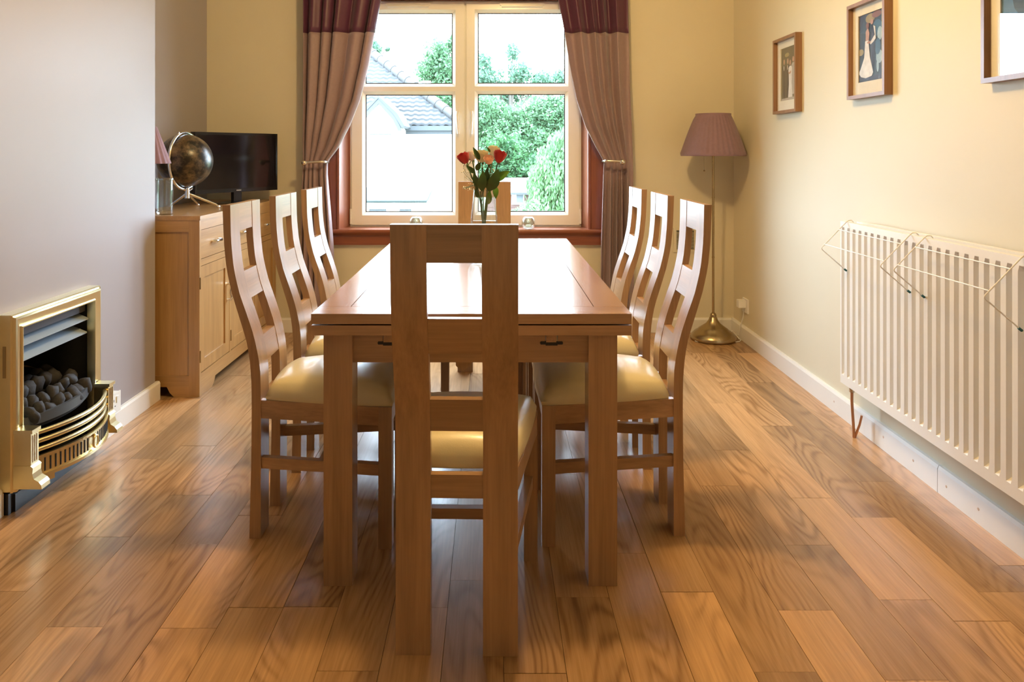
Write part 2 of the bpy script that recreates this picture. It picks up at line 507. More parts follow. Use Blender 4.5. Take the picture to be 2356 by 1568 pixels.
# floor planks, each a part of the floor
W = 0.148
EN = [(1685, 1035), (1864, 1253), (1855, 1403), (2020, 1190), (2090, 1379), (2016, 1107), (1619, 1361), (1812, 1545), (1876, 1145),
      (1651, 1117), (2335, 1300), (2115, 1564), (221, 1234), (430, 1251), (145, 1441), (316, 1055), (433, 1025), (410, 1138),
      (556, 1185), (18, 1359), (130, 1129), (1073, 1334), (1008, 1397), (1337, 1373), (1273, 1548), (794, 1543), (1020, 1157)]
rows = {}
for px, py in EN:
    y = 2091 / (py - 350)
    x = (px - 1132) / 1700 * y
    rows.setdefault(math.floor((x - .472) / W), []).append(y)
rnd = random.Random(11)
for r in range(-17, 8):
    xa = .472 + r * W
    xb = xa + W
    if xb < XAL + .02 or xa > 1.64: continue
    ends = sorted(rows.get(r, []))
    full = []
    pts = [0.7 + rnd.uniform(0, .5)] + ends + [YB]
    for a, b in zip(pts[:-1], pts[1:]):
        full.append(a)
        t = a + rnd.uniform(.75, 1.25)
        while t < b - .5:
            full.append(t); t += rnd.uniform(.75, 1.25)
    full.append(YB - .01)
    xa_, xb_ = max(xa, XAL + .005), min(xb, 1.65)
    for a, b in zip(full[:-1], full[1:]):
        bm = nb()
        h = rnd.uniform(-.0006, .0004)
        cx, cy = (xa_ + xb_) / 2, (a + b) / 2
        g = .0006
        bx(bm, xa_ - cx + g, xb_ - cx - g, a - cy + g, b - cy - g, -.013, 0)
        o = fin('floor_plank', bm, M['plank'], floor, bevel=.0012)
        o.location = (cx, cy, h)
bm = nb(); bx(bm, -1.96, 1.65, YF, 0.7, -.013, -.0005)
bx(bm, -1.96, 1.65, .7, 1.25, -.014, -.002)
setp(fin('floor_boards_behind', bm, M['plank'], floor), kind='stuff')

# baseboards
BBH = 0.098
br = thing('baseboard_right', None, None, (RX(2.673), 2.673, 0), RA, kind='structure')
for y0, y1 in ((YF - 2.673 + .02, -.0015), (.0015, YB - 2.673)):
    bm = nb(); prism(bm, [(0, 0), (-.018, 0), (-.018, BBH - .012), (-.013, BBH), (0, BBH)], 'y', y0, y1)
    fin('board', bm, M['gloss'], br)
bm = nb()
for y, z in ((2.445, .05), (2.225, .055), (2.62, .045), (2.83, .05), (3.05, .055), (3.5, .05), (1.9, .04)):
    lathe(bm, [(0, .0006), (.0045, .0006), (.005, 0)], 10, (-.0185, y - 2.673, z), Matrix.Rotation(-PI / 2, 3, 'Y'))
setp(fin('nail_stain', bm, M['knot'], br), kind='stuff')
bm = nb(); prism(bm, [(YB, 0), (YB - .018, 0), (YB - .018, BBH - .012), (YB - .013, BBH), (YB, BBH)], 'x', XAL, RX(YB) - .02)
setp(fin('baseboard_back', bm, M['gloss']), kind='structure')
bl = thing('baseboard_left', None, None, (0, 0, 0), kind='structure')
pf = [(XBR, 0), (XBR + .018, 0), (XBR + .018, .082), (XBR + .013, .092), (XBR, .092)]
for y0, y1 in ((YF, 2.50), (3.065, YBE + .018)):
    bm = nb(); prism(bm, pf, 'y', y0, y1)
    fin('board', bm, M['gloss'], bl)
bm = nb(); bx(bm, XAL, XBR, YBE, YBE + .018, 0, .09)
fin('return_board', bm, M['gloss'], bl)

# ------------------------------------------------------------------ window
WY = 5.20
def wx(px): return (px - 1132) / 1700 * WY
def wz(py): return 1.23 - (py - 350) * WY / 1700
win = thing('window_1', None, None, (0, WY, 0), kind='structure')
fx0, fx1, fz0, fz1 = wx(806), wx(1337), wz(520.8), wz(2.4)
bm = nb()
t = .022
bx(bm, fx0, fx0 + t, WY, WY + .06, fz0, fz1); bx(bm, fx1 - t, fx1, WY, WY + .06, fz0, fz1)
bx(bm, fx0 + t, fx1 - t, WY, WY + .06, fz0, fz0 + .018); bx(bm, fx0 + t, fx1 - t, WY, WY + .06, fz1 - .012, fz1)
bx(bm, wx(1070.5) - .010, wx(1070.5) + .010, WY + .006, WY + .06, fz0 + .018, fz1 - .012)
fin('outer_frame', bm, M['upvc'], win, world=True, bevel=.003)
PANES = {0: ((841, 1041), ((30, 192.3), (217.5, 487.5))), 1: ((1099.5, 1300), ((29.5, 191.7), (216.3, 487)))}
for s in (0, 1):
    sx0, sx1 = (fx0 + .012, wx(1068)) if s == 0 else (wx(1073), fx1 - .012)
    sz0, sz1 = fz0 + .012, fz1 - .006
    (pa, pb), pr = PANES[s]
    X0, X1 = wx(pa), wx(pb)
    (a0, a1), (b0, b1) = pr
    zt1, zt0, zb1, zb0 = wz(a0), wz(a1), wz(b0), wz(b1)
    e = .022
    bm = nb()
    y0, y1 = WY - .012, WY + .055
    bx(bm, sx0, X0 - e, y0, y1, sz0, sz1); bx(bm, X1 + e, sx1, y0, y1, sz0, sz1)
    bx(bm, X0 - e, X1 + e, y0, y1, sz0, zb0 - e); bx(bm, X0 - e, X1 + e, y0, y1, zt1 + e, sz1)
    bx(bm, X0 - e, X1 + e, y0, y1, zb1 + e, zt0 - e)
    sash = fin('sash', bm, M['upvc'], win, world=True)
    for zz0, zz1 in ((zb0, zb1), (zt0, zt1)):
        bm = nb()
        # bevelled glazing bead: slopes back from the sash face to the glass
        o_ = [(X0 - e, zz0 - e), (X1 + e, zz0 - e), (X1 + e, zz1 + e), (X0 - e, zz1 + e)]
        i_ = [(X0, zz0), (X1, zz0), (X1, zz1), (X0, zz1)]
        A = [bm.verts.new((x, y0, z)) for x, z in o_]; B = [bm.verts.new((x, y0 + .022, z)) for x, z in i_]
        C_ = [bm.verts.new((x, y0 + .05, z)) for x, z in i_]
        for k in range(4):
            j = (k + 1) % 4
            bm.faces.new((A[k], A[j], B[j], B[k])); bm.faces.new((B[k], B[j], C_[j], C_[k]))
        fin('glazing_bead', bm, M['upvc'], sash, world=True)
        bm = nb()
        for q in ((X0, X0 + .006, zz0, zz1), (X1 - .006, X1, zz0, zz1), (X0, X1, zz0, zz0 + .006), (X0, X1, zz1 - .006, zz1)):
            bx(bm, q[0], q[1], y0 + .024, y0 + .03, q[2], q[3])
        fin('gasket', bm, M['gasket'], sash, world=True)
        boxo('pane', M['glass'], sash, X0 - .004, X1 + .004, y0 + .030, y0 + .034, zz0 - .004, zz1 + .004, bevel=0)
    # handle
    hx = wx(1053) if s == 0 else wx(1086)
    bm = nb()
    bx(bm, hx - .010, hx + .010, y0 - .010, y0, wz(296), wz(252))
    sg = -1 if s == 0 else 1
    tube(bm, [(hx, y0 - .006, wz(258)), (hx, y0 - .040, wz(258)), (hx + sg * .002, y0 - .044, wz(266)), (hx - sg * .006, y0 - .036, wz(308))], .0075, 8)
    fin('handle', bm, M['white'], sash, world=True, smooth=.7)
    bm = nb()
    hxx = fx0 + .006 if s == 0 else fx1 - .006
    tube(bm, [(hxx, y0 - .006, wz(480)), (hxx, y0 - .006, wz(514))], .007, 8)
    fin('hinge', bm, M['white'], sash, world=True, smooth=.7)
    vx0, vx1 = (wx(888), wx(991)) if s == 0 else (wx(1150), wx(1252))
    bm = nb()
    bx(bm, vx0, vx1, y0 - .012, y0, wz(13), wz(7)); bx(bm, vx0 + .012, vx1 - .012, y0 - .016, y0, wz(17), wz(13.5))
    fin('trickle_vent', bm, M['upvc'], sash, world=True, bevel=.002)

# wood surround
tr = thing('trim_1', None, None, (0, YB, 0), kind='structure')
for s, xi, xo, xe in ((0, fx0, OX0, -1.19), (1, fx1, OX1, .80)):
    bm = nb()
    sg = -1 if s == 0 else 1
    prism(bm, [(xi, WY), (xo, YB - .02), (xo + sg * .03, YB - .02), (xo + sg * .03, WY)], 'z', .70, OZ1)
    fin('jamb_panel', bm, M['mahog_z'], tr, world=True, bevel=.001)
    boxo('casing_board', M['mahog_z'], tr, min(xo, xe), max(xo, xe), YB - .024, YB, .70, OZ1 + .1, bevel=.003)
    bm = nb(); tube(bm, [(xo + sg * .002, YB - .026, .706), (xo + sg * .002, YB - .026, OZ1)], .012, 10)
    fin('corner_bead', bm, M['mahog_z'], tr, world=True, smooth=.9)
boxo('head_board', M['mahog_x'], tr, OX0, OX1, YB - .02, WY, fz1, OZ1 + .02, bevel=.002)
boxo('casing_board', M['mahog_x'], tr, -1.19, .80, YB - .024, YB, OZ1, OZ1 + .11, bevel=.003)
bm = nb()
prism(bm, [(4.998, .682), (4.992, .688), (4.990, .695), (4.992, .702), (4.998, .7075), (5.26, .7075), (5.26, .682)], 'x', -1.115, .748)
fin('sill_board', bm, M['mahog_x'], tr, world=True, smooth=.6)
bm = nb()
prism(bm, [(5.03, .60), (5.03, .665), (5.02, .682), (5.06, .682), (5.06, .598), (5.034, .598)], 'x', -1.10, .742)
fin('apron_board', bm, M['mahog_x'], tr, world=True)

# ------------------------------------------------------------------ dining table
TX, TY = -0.0578, 2.9675
TW, TL = .8966 / 2, 1.803 / 2
tb = thing('dining_table', 'long oak draw-leaf dining table with a glossy panelled top, set for eight chairs', 'table', (TX, TY, 0))
x0, x1, y0, y1 = TX - TW, TX + TW, TY - TL, TY + TL
g = .0012
ZT, ZU = .7785, .7500
bw, ew = .093, .099
for n, q, mt in (('end_board', (x0, x1, y0, y0 + ew - g), 'top_x'), ('end_board', (x0, x1, y1 - ew + g, y1), 'top_x'),
                 ('side_board', (x0, x0 + bw - g, y0 + ew + .0003, y1 - ew - .0003), 'top_y'), ('side_board', (x1 - bw + g, x1, y0 + ew + .0003, y1 - ew - .0003), 'top_y'),
                 ('top_panel', (x0 + bw + g, x1 - bw - g, y0 + ew + g, 3.003), 'top_y'), ('top_panel', (x0 + bw + g, x1 - bw - g, 3.027, y1 - ew - g), 'top_y'),
                 ('centre_strip', (x0 + bw + g, x1 - bw - g, 3.0048, 3.0252), 'top_x')):
    boxo(n, M[mt], tb, q[0], q[1], q[2], q[3], ZU, ZT, bevel=.002)
boxo('draw_leaf', M['oak_x'], tb, x0, x1, y0, y0 + .42, .718, .7455, bevel=.0025)
boxo('draw_leaf', M['oak_x'], tb, x0, x1, y1 - .42, y1, .718, .7455, bevel=.0025)
boxo('bed_board', M['oak_y'], tb, x0 + .02, x1 - .02, y0 + .43, y1 - .43, .722, .7495, bevel=.001)
lw = .0815
lx0, lx1, ly0, ly1 = x0 + .028, x1 - .035, y0 + .031, y1 - .031
for a in (lx0, lx1 - lw):
    for b in (ly0, ly1 - lw):
        boxo('leg', M['oak_z'], tb, a, a + lw, b, b + lw, 0, .7175, bevel=.004)
ap0, apz0, apz1 = .014, .630, .7175
for (b, sgn) in ((ly0 + ap0, 1), (ly1 - ap0, -1)):
    bb0, bb1 = min(b, b + sgn * .024), max(b, b + sgn * .024)
    # apron cut out round the two runners: left, middle, right and the web below
    bm = nb()
    xs = [lx0 + lw, -.312, -.276, .152, .188, lx1 - lw]
    bx(bm, xs[0], xs[1], bb0, bb1, apz0, apz1); bx(bm, xs[2], xs[3], bb0, bb1, apz0, apz1); bx(bm, xs[4], xs[5], bb0, bb1, apz0, apz1)
    bx(bm, xs[1], xs[2], bb0, bb1, apz0, .681); bx(bm, xs[3], xs[4], bb0, bb1, apz0, .681)
    fin('end_apron', bm, M['oak_x'], tb, world=True)
for a in (lx0 + ap0, lx1 - ap0 - .024):
    boxo('side_apron', M['oak_y'], tb, a, a + .024, ly0 + lw, ly1 - lw, apz0, apz1, bevel=.001)
for cxr in (-.294, .170):
    ry0 = ly0 + ap0 - .003
    boxo('leaf_runner', M['oak_y'], tb, cxr - .0155, cxr + .0135, ry0, ry0 + .8, .688, .7165, bevel=.003)
    bm = nb()
    prism(bm, [(cxr - .033, .686), (cxr - .031, .690), (cxr + .031, .690), (cxr + .033, .686), (cxr + .031, .6815), (cxr + .017, .6815), (cxr + .017, .6785), (cxr - .017, .6785), (cxr - .017, .6815), (cxr - .031, .6815)], 'y', ry0 + .001, ry0 + .006)
    fin('runner_plate', bm, M['black'], tb, world=True)
boxo('bearer_rail', M['oak_y'], tb, -.11, -.06, ly0 + .04, ly1 - .04, .66, .7175, bevel=.002)
bm = nb()
prism(bm, [(-.1065, .715), (-.1065, .605), (-.104, .601), (-.085, .589), (-.064, .602), (-.0605, .608), (-.0605, .715)], 'y', 2.17, 2.215)
fin('bearer_block', bm, M['oak_z'], tb, world=True)

# ------------------------------------------------------------------ dining chairs
FRONT = [(0, 0), (.12, .0005), (.25, .001), (.44, .001), (.54, -.001), (.587, -.009), (.644, -.021), (.711, -.043), (.777, -.067), (.86, -.086), (.949, -.0945), (1.062, -.097)]
REAR = [(0, -.036), (.12, -.033), (.237, -.030), (.414, -.0285), (.507, -.0295), (.5735, -.035), (.63, -.045), (.697, -.066), (.785, -.093), (.86, -.109), (.94, -.117), (1.062, -.122)]
def smoothed(tab):
    z = np.linspace(-.06, 1.12, 237)
    u = np.interp(z, [q[0] for q in tab], [q[1] for q in tab])
    k = np.exp(-np.linspace(-2, 2, 17) ** 2); k /= k.sum()
    us = np.convolve(np.pad(u, 8, mode='edge'), k, 'valid')
    return lambda zz: float(np.interp(zz, z, us))
fF, fR = smoothed(FRONT), smoothed(REAR)


def curved(bm, xa, xb, z0, z1, n, df=0.0, dr=0.0):
    prev = None
    for i in range(n + 1):
        z = z0 + (z1 - z0) * i / n
        a, b = fF(z) - df, fR(z) + dr
        ring = [bm.verts.new((xa, b, z)), bm.verts.new((xb, b, z)), bm.verts.new((xb, a, z)), bm.verts.new((xa, a, z))]
        if prev is None:
            bm.faces.new(ring[::-1])
        else:
            for k in range(4):
                bm.faces.new((prev[k], prev[(k + 1) % 4], ring[(k + 1) % 4], ring[k]))
        prev = ring
    bm.faces.new(prev)


def seat_cushion():
    bm = nb()
    N = 20
    zb, crown = .440, .075
    top = {}
    for i in range(N + 1):
        for j in range(N + 1):
            s, t = -1 + 2 * i / N, -1 + 2 * j / N
            # square -> rounded square
            e = .10
            ss = s * math.sqrt(1 - e * t * t); tt = t * math.sqrt(1 - e * s * s)
            yy = .222 + .219 * tt
            hw = .153 + (.226 - .153) * (yy - .003) / .438
            d = max(abs(s), abs(t))
            r2 = (1 - s ** 6) * (1 - t ** 6)
            edge = min(1, max(0, (1 - d) / .28))
            h = .012 + (crown * .60) * math.sqrt(max(0, 1 - (1 - edge) ** 2)) + crown * .40 * (1 - s * s) * (1 - t * t)
            bul = .010 * math.sin(PI * min(1, edge * 1.6)) if edge < .62 else 0
            k = 1 + bul * 2
            top[i, j] = bm.verts.new((hw * ss * k * 1.0, yy, zb + h))
    for i in range(N):
        for j in range(N):
            bm.faces.new((top[i, j], top[i + 1, j], top[i + 1, j + 1], top[i, j + 1]))
    edge = [(i, 0) for i in range(N)] + [(N, j) for j in range(N)] + [(i, N) for i in range(N, 0, -1)] + [(0, j) for j in range(N, 0, -1)]
    low = [bm.verts.new((top[q].co.x * .985, .222 + (top[q].co.y - .222) * .99, zb)) for q in edge]
    n = len(edge)
    for k in range(n):
        bm.faces.new((top[edge[k]], low[k], low[(k + 1) % n], top[edge[(k + 1) % n]]))
    bm.faces.new(low)
    return bm


def make_chair(label):
    c = thing('dining_chair', label, 'chair', (0, 0, 0), group='oak wave-back dining chairs around the table')
    for sg in (-1, 1):
        bm = nb(); a, b = sorted((sg * .0645, sg * .1500)); curved(bm, a, b, 0, 1.0615, 34)
        fin('rear_leg', bm, M['oak_z'], c, bevel=.0025, smooth=.5)
    for za, zb in ((.9715, 1.0612), (.750, .838), (.547, .628)):
        bm = nb(); curved(bm, -.0644, .0644, za, zb, 5, .0012, .0015)
        fin('back_slat', bm, M['oak_x'], c, bevel=.0022, smooth=.5)
    for sg in (-1, 1):
        a, b = sorted((sg * .214, sg * .173))
        boxo('front_leg', M['oak_z'], c, a, b, .385, .427, 0, .4395, bevel=.0025, world=False)
        bm = nb()
        prism(bm, sorted_poly([(sg * .148, .0), (sg * .126, .0), (sg * .176, .386), (sg * .2125, .386)]), 'z', .382, .4395)
        fin('side_rail', bm, M['oak_y'], c)
        bm = nb()
        prism(bm, sorted_poly([(sg * .145, .0), (sg * .123, .0), (sg * .176, .386), (sg * .200, .386)]), 'z', .221, .256)
        fin('side_stretcher', bm, M['oak_y'], c, bevel=.002)
    boxo('rear_rail', M['oak_x'], c, -.0643, .0643, -.026, -.004, .380, .4375, bevel=.002, world=False)
    boxo('front_rail', M['oak_x'], c, -.173, .173, .400, .424, .382, .4395, bevel=.001, world=False)
    boxo('cross_stretcher', M['oak_x'], c, -.150, .150, .185, .209, .224, .253, bevel=.002, world=False)
    fin('seat_cushion', seat_cushion(), M['leather'], c, smooth=1.0)
    return c


def sorted_poly(p_):
    cx = sum(q[0] for q in p_) / len(p_); cy = sum(q[1] for q in p_) / len(p_)
    return sorted(p_, key=lambda q: math.atan2(q[1] - cy, q[0] - cx))


ch0 = make_chair('oak wave-back dining chair in the foreground, its back turned, at the near table end')
ch0.location = (-.0857, 1.842, 0); ch0.rotation_euler = (0, 0, math.radians(-1.3))
for (x, y, rz, lab) in (
        (-.7375, 2.505, -90, 'oak wave-back dining chair with cream seat, nearest of three on the sideboard side'),
        (-.733, 2.984, -90, 'oak wave-back dining chair with cream seat, middle of three on the sideboard side'),
        (-.734, 3.460, -90, 'oak wave-back dining chair on the sideboard side, farthest from the viewer'),
        (.583, 2.518, 90, 'oak wave-back dining chair with cream seat, nearest of three on the radiator side'),
        (.584, 3.014, 90, 'oak wave-back dining chair with cream seat, middle of three on the radiator side'),
        (.580, 3.495, 90, 'oak wave-back dining chair on the radiator side, farthest, before the right-hand curtain'),
        (-.043, 4.140, 180, 'oak wave-back dining chair facing the viewer at the far end, behind the vase')):
    copy_thing(ch0, (x, y, 0), math.radians(rz), lab)

# ------------------------------------------------------------------ sideboard
SX0, SX1, SY0, SY1, SZ = -1.934, -1.467, 3.714, 5.030, .909
sb = thing('sideboard', 'honey oak sideboard with three drawers and panelled doors in the alcove', 'sideboard', (SX1 - .23, 4.37, 0))
boxo('top_board', M['honey_y'], sb, SX0, SX1, SY0, SY1, SZ - .022, SZ, bevel=.003)
xf = SX1 - .004
# end panels: stiles, rails, recessed panel
for ya, yb in ((SY0 + .002, SY0 + .022), (SY1 - .022, SY1 - .002)):
    boxo('end_stile', M['honey_z'], sb, xf - .055, xf, ya, yb, 0, SZ - .022, bevel=.002)
    boxo('end_stile', M['honey_z'], sb, SX0, SX0 + .055, ya, yb, 0, SZ - .022, bevel=.002)
    boxo('end_rail', M['honey_x'], sb, SX0 + .055, xf - .055, ya, yb, SZ - .08, SZ - .022, bevel=.001)
    boxo('end_rail', M['honey_x'], sb, SX0 + .055, xf - .055, ya, yb, .05, .105, bevel=.001)
    boxo('end_panel', M['honey_z'], sb, SX0 + .055, xf - .055, ya + .006, yb - .005, .105, SZ - .08, bevel=0)
    bm = nb(); prism(bm, [(xf - .055, .05), (xf - .055, .0), (xf - .13, .0), (xf - .15, .02), (xf - .165, .05)], 'y', ya, yb)
    fin('foot_bracket', bm, M['honey_x'], sb, world=True)
boxo('back_board', M['honey_y'], sb, SX0, SX0 + .012, SY0 + .022, SY1 - .022, .05, SZ - .022, bevel=0)
boxo('bottom_board', M['honey_y'], sb, SX0 + .012, xf - .02, SY0 + .022, SY1 - .022, .09, .112, bevel=0)
# front frame
boxo('front_rail', M['honey_y'], sb, xf - .022, xf, SY0 + .022, SY1 - .022, .838, SZ - .022, bevel=.001)
boxo('front_rail', M['honey_y'], sb, xf - .022, xf, SY0 + .022, SY1 - .022, .655, .688, bevel=.001)
bm = nb()
prism(bm, [(SY0 + .022, 0), (SY0 + .17, 0), (SY0 + .20, .02), (SY0 + .215, .045), (SY1 - .215, .045), (SY1 - .2, .02), (SY1 - .17, 0), (SY1 - .022, 0), (SY1 - .022, .113), (SY0 + .022, .113)], 'x', xf - .022, xf)
fin('plinth', bm, M['honey_y'], sb, world=True)
for i in range(3):
    c = SY0 + (SY1 - SY0) * (i + .5) / 3
    w2 = (SY1 - SY0) / 6 - .012
    d = boxo('drawer', M['honey_y'], sb, xf - .024, xf - .003, c - w2, c + w2, .6905, .8355, bevel=.002)
    bm = nb()
    tube(bm, [(xf - .003, c - .045, .763), (xf + .014, c - .045, .763), (xf + .020, c - .030, .763), (xf + .017, c, .763), (xf + .020, c + .030, .763), (xf + .014, c + .045, .763), (xf - .003, c + .045, .763)], [.006, .008, .0085, .0045, .0085, .008, .006], 8)
    fin('drawer_handle', bm, M['chrome'], d, world=True, smooth=.8)
    bm = nb()
    a, b, za, zb = c - w2, c + w2, .117, .652
    sw = .06
    bx(bm, xf - .022, xf - .002, a, a + sw, za, zb); bx(bm, xf - .022, xf - .002, b - sw, b, za, zb)
    bx(bm, xf - .022, xf - .002, a + sw, b - sw, za, za + sw); bx(bm, xf - .022, xf - .002, a + sw, b - sw, zb - sw, zb)
    dr = fin('door', bm, M['honey_z'], sb, world=True)
    boxo('door_panel', M['honey_z'], dr, xf - .018, xf - .009, a + sw, b - sw, za + sw, zb - sw, bevel=0)
    hy = b - .03 if i == 0 else a + .03
    bm = nb()
    tube(bm, [(xf - .002, hy, .50), (xf + .016, hy, .498), (xf + .022, hy, .485), (xf + .014, hy, .455), (xf + .022, hy, .425), (xf + .016, hy, .412), (xf - .002, hy, .41)], [.006, .007, .008, .005, .008, .007, .006], 8)
    fin('door_handle', bm, M['chrome'], dr, world=True, smooth=.8)
    for zc in (.20, .57):
        bm = nb()
        tube(bm, [(xf, a - .004, zc - .03), (xf, a - .004, zc + .03)], .004, 6)
        fin('hinge', bm, M['abrass'], dr, world=True)
for k in (1, 2):
    c = SY0 + (SY1 - SY0) * k / 3
    boxo('front_stile', M['honey_z'], sb, xf - .022, xf - .0005, c - .0105, c + .0105, .113, .838, bevel=.001)

# television
A_, B_ = Vector((-1.768, 4.40)), Vector((-1.43, 4.925))
tv = thing('television', 'small black flat-screen television standing on the sideboard', 'television', ((A_.x + B_.x) / 2, (A_.y + B_.y) / 2, SZ), math.atan2(B_.y - A_.y, B_.x - A_.x))
tw = (B_ - A_).length / 2
boxo('cabinet', M['tvblack'], tv, -tw, tw, 0, .045, .071, .443, bevel=.004, world=False)
boxo('screen', M['screen'], tv, -tw + .016, tw - .016, -.0012, .002, .095, .427, bevel=0, world=False)
boxo('maker_plate', M['nickel'], tv, -.018, .018, -.003, .001, .079, .085, bevel=.001, world=False)
boxo('stand_neck', M['tvblack'], tv, -.03, .03, .008, .035, .01, .09, bevel=.004, world=False)
bm = nb(); lathe(bm, [(0, 0), (.15, 0), (.152, .005), (.12, .011), (0, .014)], 40)
bmesh.ops.scale(bm, vec=(1, .62, 1), verts=bm.verts); bmesh.ops.translate(bm, verts=bm.verts, vec=(0, .02, .0))
fin('stand_base', bm, M['tvblack'], tv, smooth=.6)

# globe
GY = 4.15
GC = Vector((-.4153 * GY, GY, 1.23 - 19.5 * GY / 1700))
GR = 61 * GY / 1700
gl = thing('globe', 'dark antique-style globe in a silver ring on three legs', 'globe', (GC.x, GC.y, SZ))
bm = nb(); ball(bm, GC, GR, 4)
fin('sphere', bm, M['globe'], gl, world=True, smooth=3)
dirv = Vector((-.138, -.990, 0)).normalized()
ring = []
for k in range(64):
    a = 2 * PI * k / 64
    ring.append(GC + (GR + .010) * (math.cos(a) * dirv + math.sin(a) * Vector((0, 0, 1))))
bm = nb(); tube(bm, ring, .0085, 8, closed=True)
ax = (GC + (GR + .010) * (math.cos(1.16) * dirv + math.sin(1.16) * Vector((0, 0, 1))))
tube(bm, [GC + (ax - GC) * .9, GC + (ax - GC) * 1.09], .006, 8)
ax2 = GC - (ax - GC)
tube(bm, [GC + (ax2 - GC) * .9, GC + (ax2 - GC) * 1.09], .006, 8)
fin('meridian_ring', bm, M['chrome'], gl, world=True, smooth=1)
hb = Vector((GC.x + .012, GC.y, 1.000))
bm = nb(); tube(bm, [hb + Vector((0, 0, -.028)), hb + Vector((0, 0, .030))], [.013, .011], 10)
for s in (-1, 1):
    tube(bm, [hb + Vector((0, 0, .010)), hb + Vector((s * .02, s * .014, .026)), GC + Vector((s * .03, s * .02, -GR - .006))], .006, 8)
fin('hub', bm, M['chrome'], gl, world=True, smooth=.8)
for fp in ((-1.843, 4.235), (-1.567, 4.232), (-1.74, 4.37)):
    bm = nb(); tube(bm, [hb + Vector((0, 0, .0)), Vector((fp[0] * .9 + hb.x * .1, fp[1] * .9 + hb.y * .1, SZ + .024)), Vector((fp[0], fp[1], SZ + .012))], [.008, .0065, .006], 8)
    ball(bm, (fp[0], fp[1], SZ + .010), .010, 2)
    fin('leg', bm, M['chrome'], gl, world=True, smooth=.8)

# glass jar
gj = thing('glass_jar', 'clear straight-sided glass jar standing before the globe on the sideboard', 'jar', (-1.690, 3.815, SZ))
bm = nb(); lathe(bm, [(0, .0), (.038, .0), (.041, .005), (.041, .180), (.039, .187), (.036, .185), (.0355, .02), (0, .014)], 32)
fin('body', bm, M['vase'], gj, smooth=.7)
bm = nb(); lathe(bm, [(.041, .176), (.044, .178), (.044, .187), (.041, .189)], 32)
fin('rim', bm, M['crackle'], gj, smooth=.7)
# small table lamp, mostly behind the chimney breast
tl = thing('table_lamp', 'small table lamp with lilac pleated shade, half hidden behind the chimney breast', 'lamp', (-1.781, 3.86, SZ))
bm = nb(); lathe(bm, [(0, 0), (.043, 0), (.044, .008), (.03, .018), (.012, .03), (.011, .12), (.018, .15), (.011, .18), (.008, .29), (0, .29)], 24)
fin('base', bm, M['nickel'], tl, smooth=.7)
bm = nb(); lathe(bm, [(.094, .262), (.095, .264), (.026, .455), (.024, .455), (.092, .266)], 72, ripple=lambda i, z: .0028 * math.cos(i * PI / 2) if z < .46 else 0)
fin('lamp_shade', bm, M['lilac'], tl, smooth=2)

# ------------------------------------------------------------------ gas fire
gf = thing('gas_fire', 'brass-framed inset gas fire with a bowed fret, set in the chimney breast', 'fireplace', (XBR, 2.78, 0))
GX = -1.615
def frame_strip(bm, y0, y1, z0, z1, w, prof):
    """mitred frame on three sides (left, top, right): prof = list of (inset 0..w, x)"""
    rings = []
    for ins, x in prof:
        rings.append([bm.verts.new((x, y0 + ins, z0)), bm.verts.new((x, y0 + ins, z1 - ins)), bm.verts.new((x, y1 - ins, z1 - ins)), bm.verts.new((x, y1 - ins, z0))])
    for a, b in zip(rings[:-1], rings[1:]):
        for k in range(3):
            bm.faces.new((a[k], a[k + 1], b[k + 1], b[k]))
bm = nb()
frame_strip(bm, 2.495, 3.062, .078, .679, .055, [(0, XBR), (0, GX - .012), (.004, GX - .006), (.008, GX - .008), (.012, GX), (.018, GX + .002), (.046, GX - .006), (.049, GX), (.053, GX), (.056, GX - .012), (.056, GX - .032)])
for y in (2.495, 3.006):
    bx(bm, XBR, GX - .012, y, y + .056, .078, .082)
fin('brass_frame', bm, M['brass'], gf, world=True, smooth=.5)
boxo('rating_plate', M['abrass'], gf, -1.652, -1.641, 2.4935, 2.4955, .467, .574, bevel=0)
bm = nb()   # firebox: open box of five walls
bx(bm, XAL + .004, XAL + .012, 2.547, 3.018, .004, .637)
bx(bm, XAL + .012, XBR + .018, 2.547, 2.553, .004, .637); bx(bm, XAL + .012, XBR + .018, 3.012, 3.018, .004, .637)
bx(bm, XAL + .012, XBR + .018, 2.553, 3.012, .630, .637); bx(bm, XAL + .012, XBR + .018, 2.553, 3.012, .004, .03)
fin('firebox', bm, M['soot'], gf, world=True)
boxo('canopy_plate', M['hood_d'], gf, -1.662, -1.655, 2.551, 3.006, .585, .632, bevel=.001)
for z, ln in ((.575, 0), (.522, .012)):
    bm = nb()
    prism(bm, [(-1.745, z + .026), (-1.640, z - .018), (-1.640, z - .023), (-1.646, z - .025), (-1.748, z + .020)], 'y', 2.553 , 3.004 - ln)
    fin('canopy_slat', bm, M['hood'], gf, world=True)
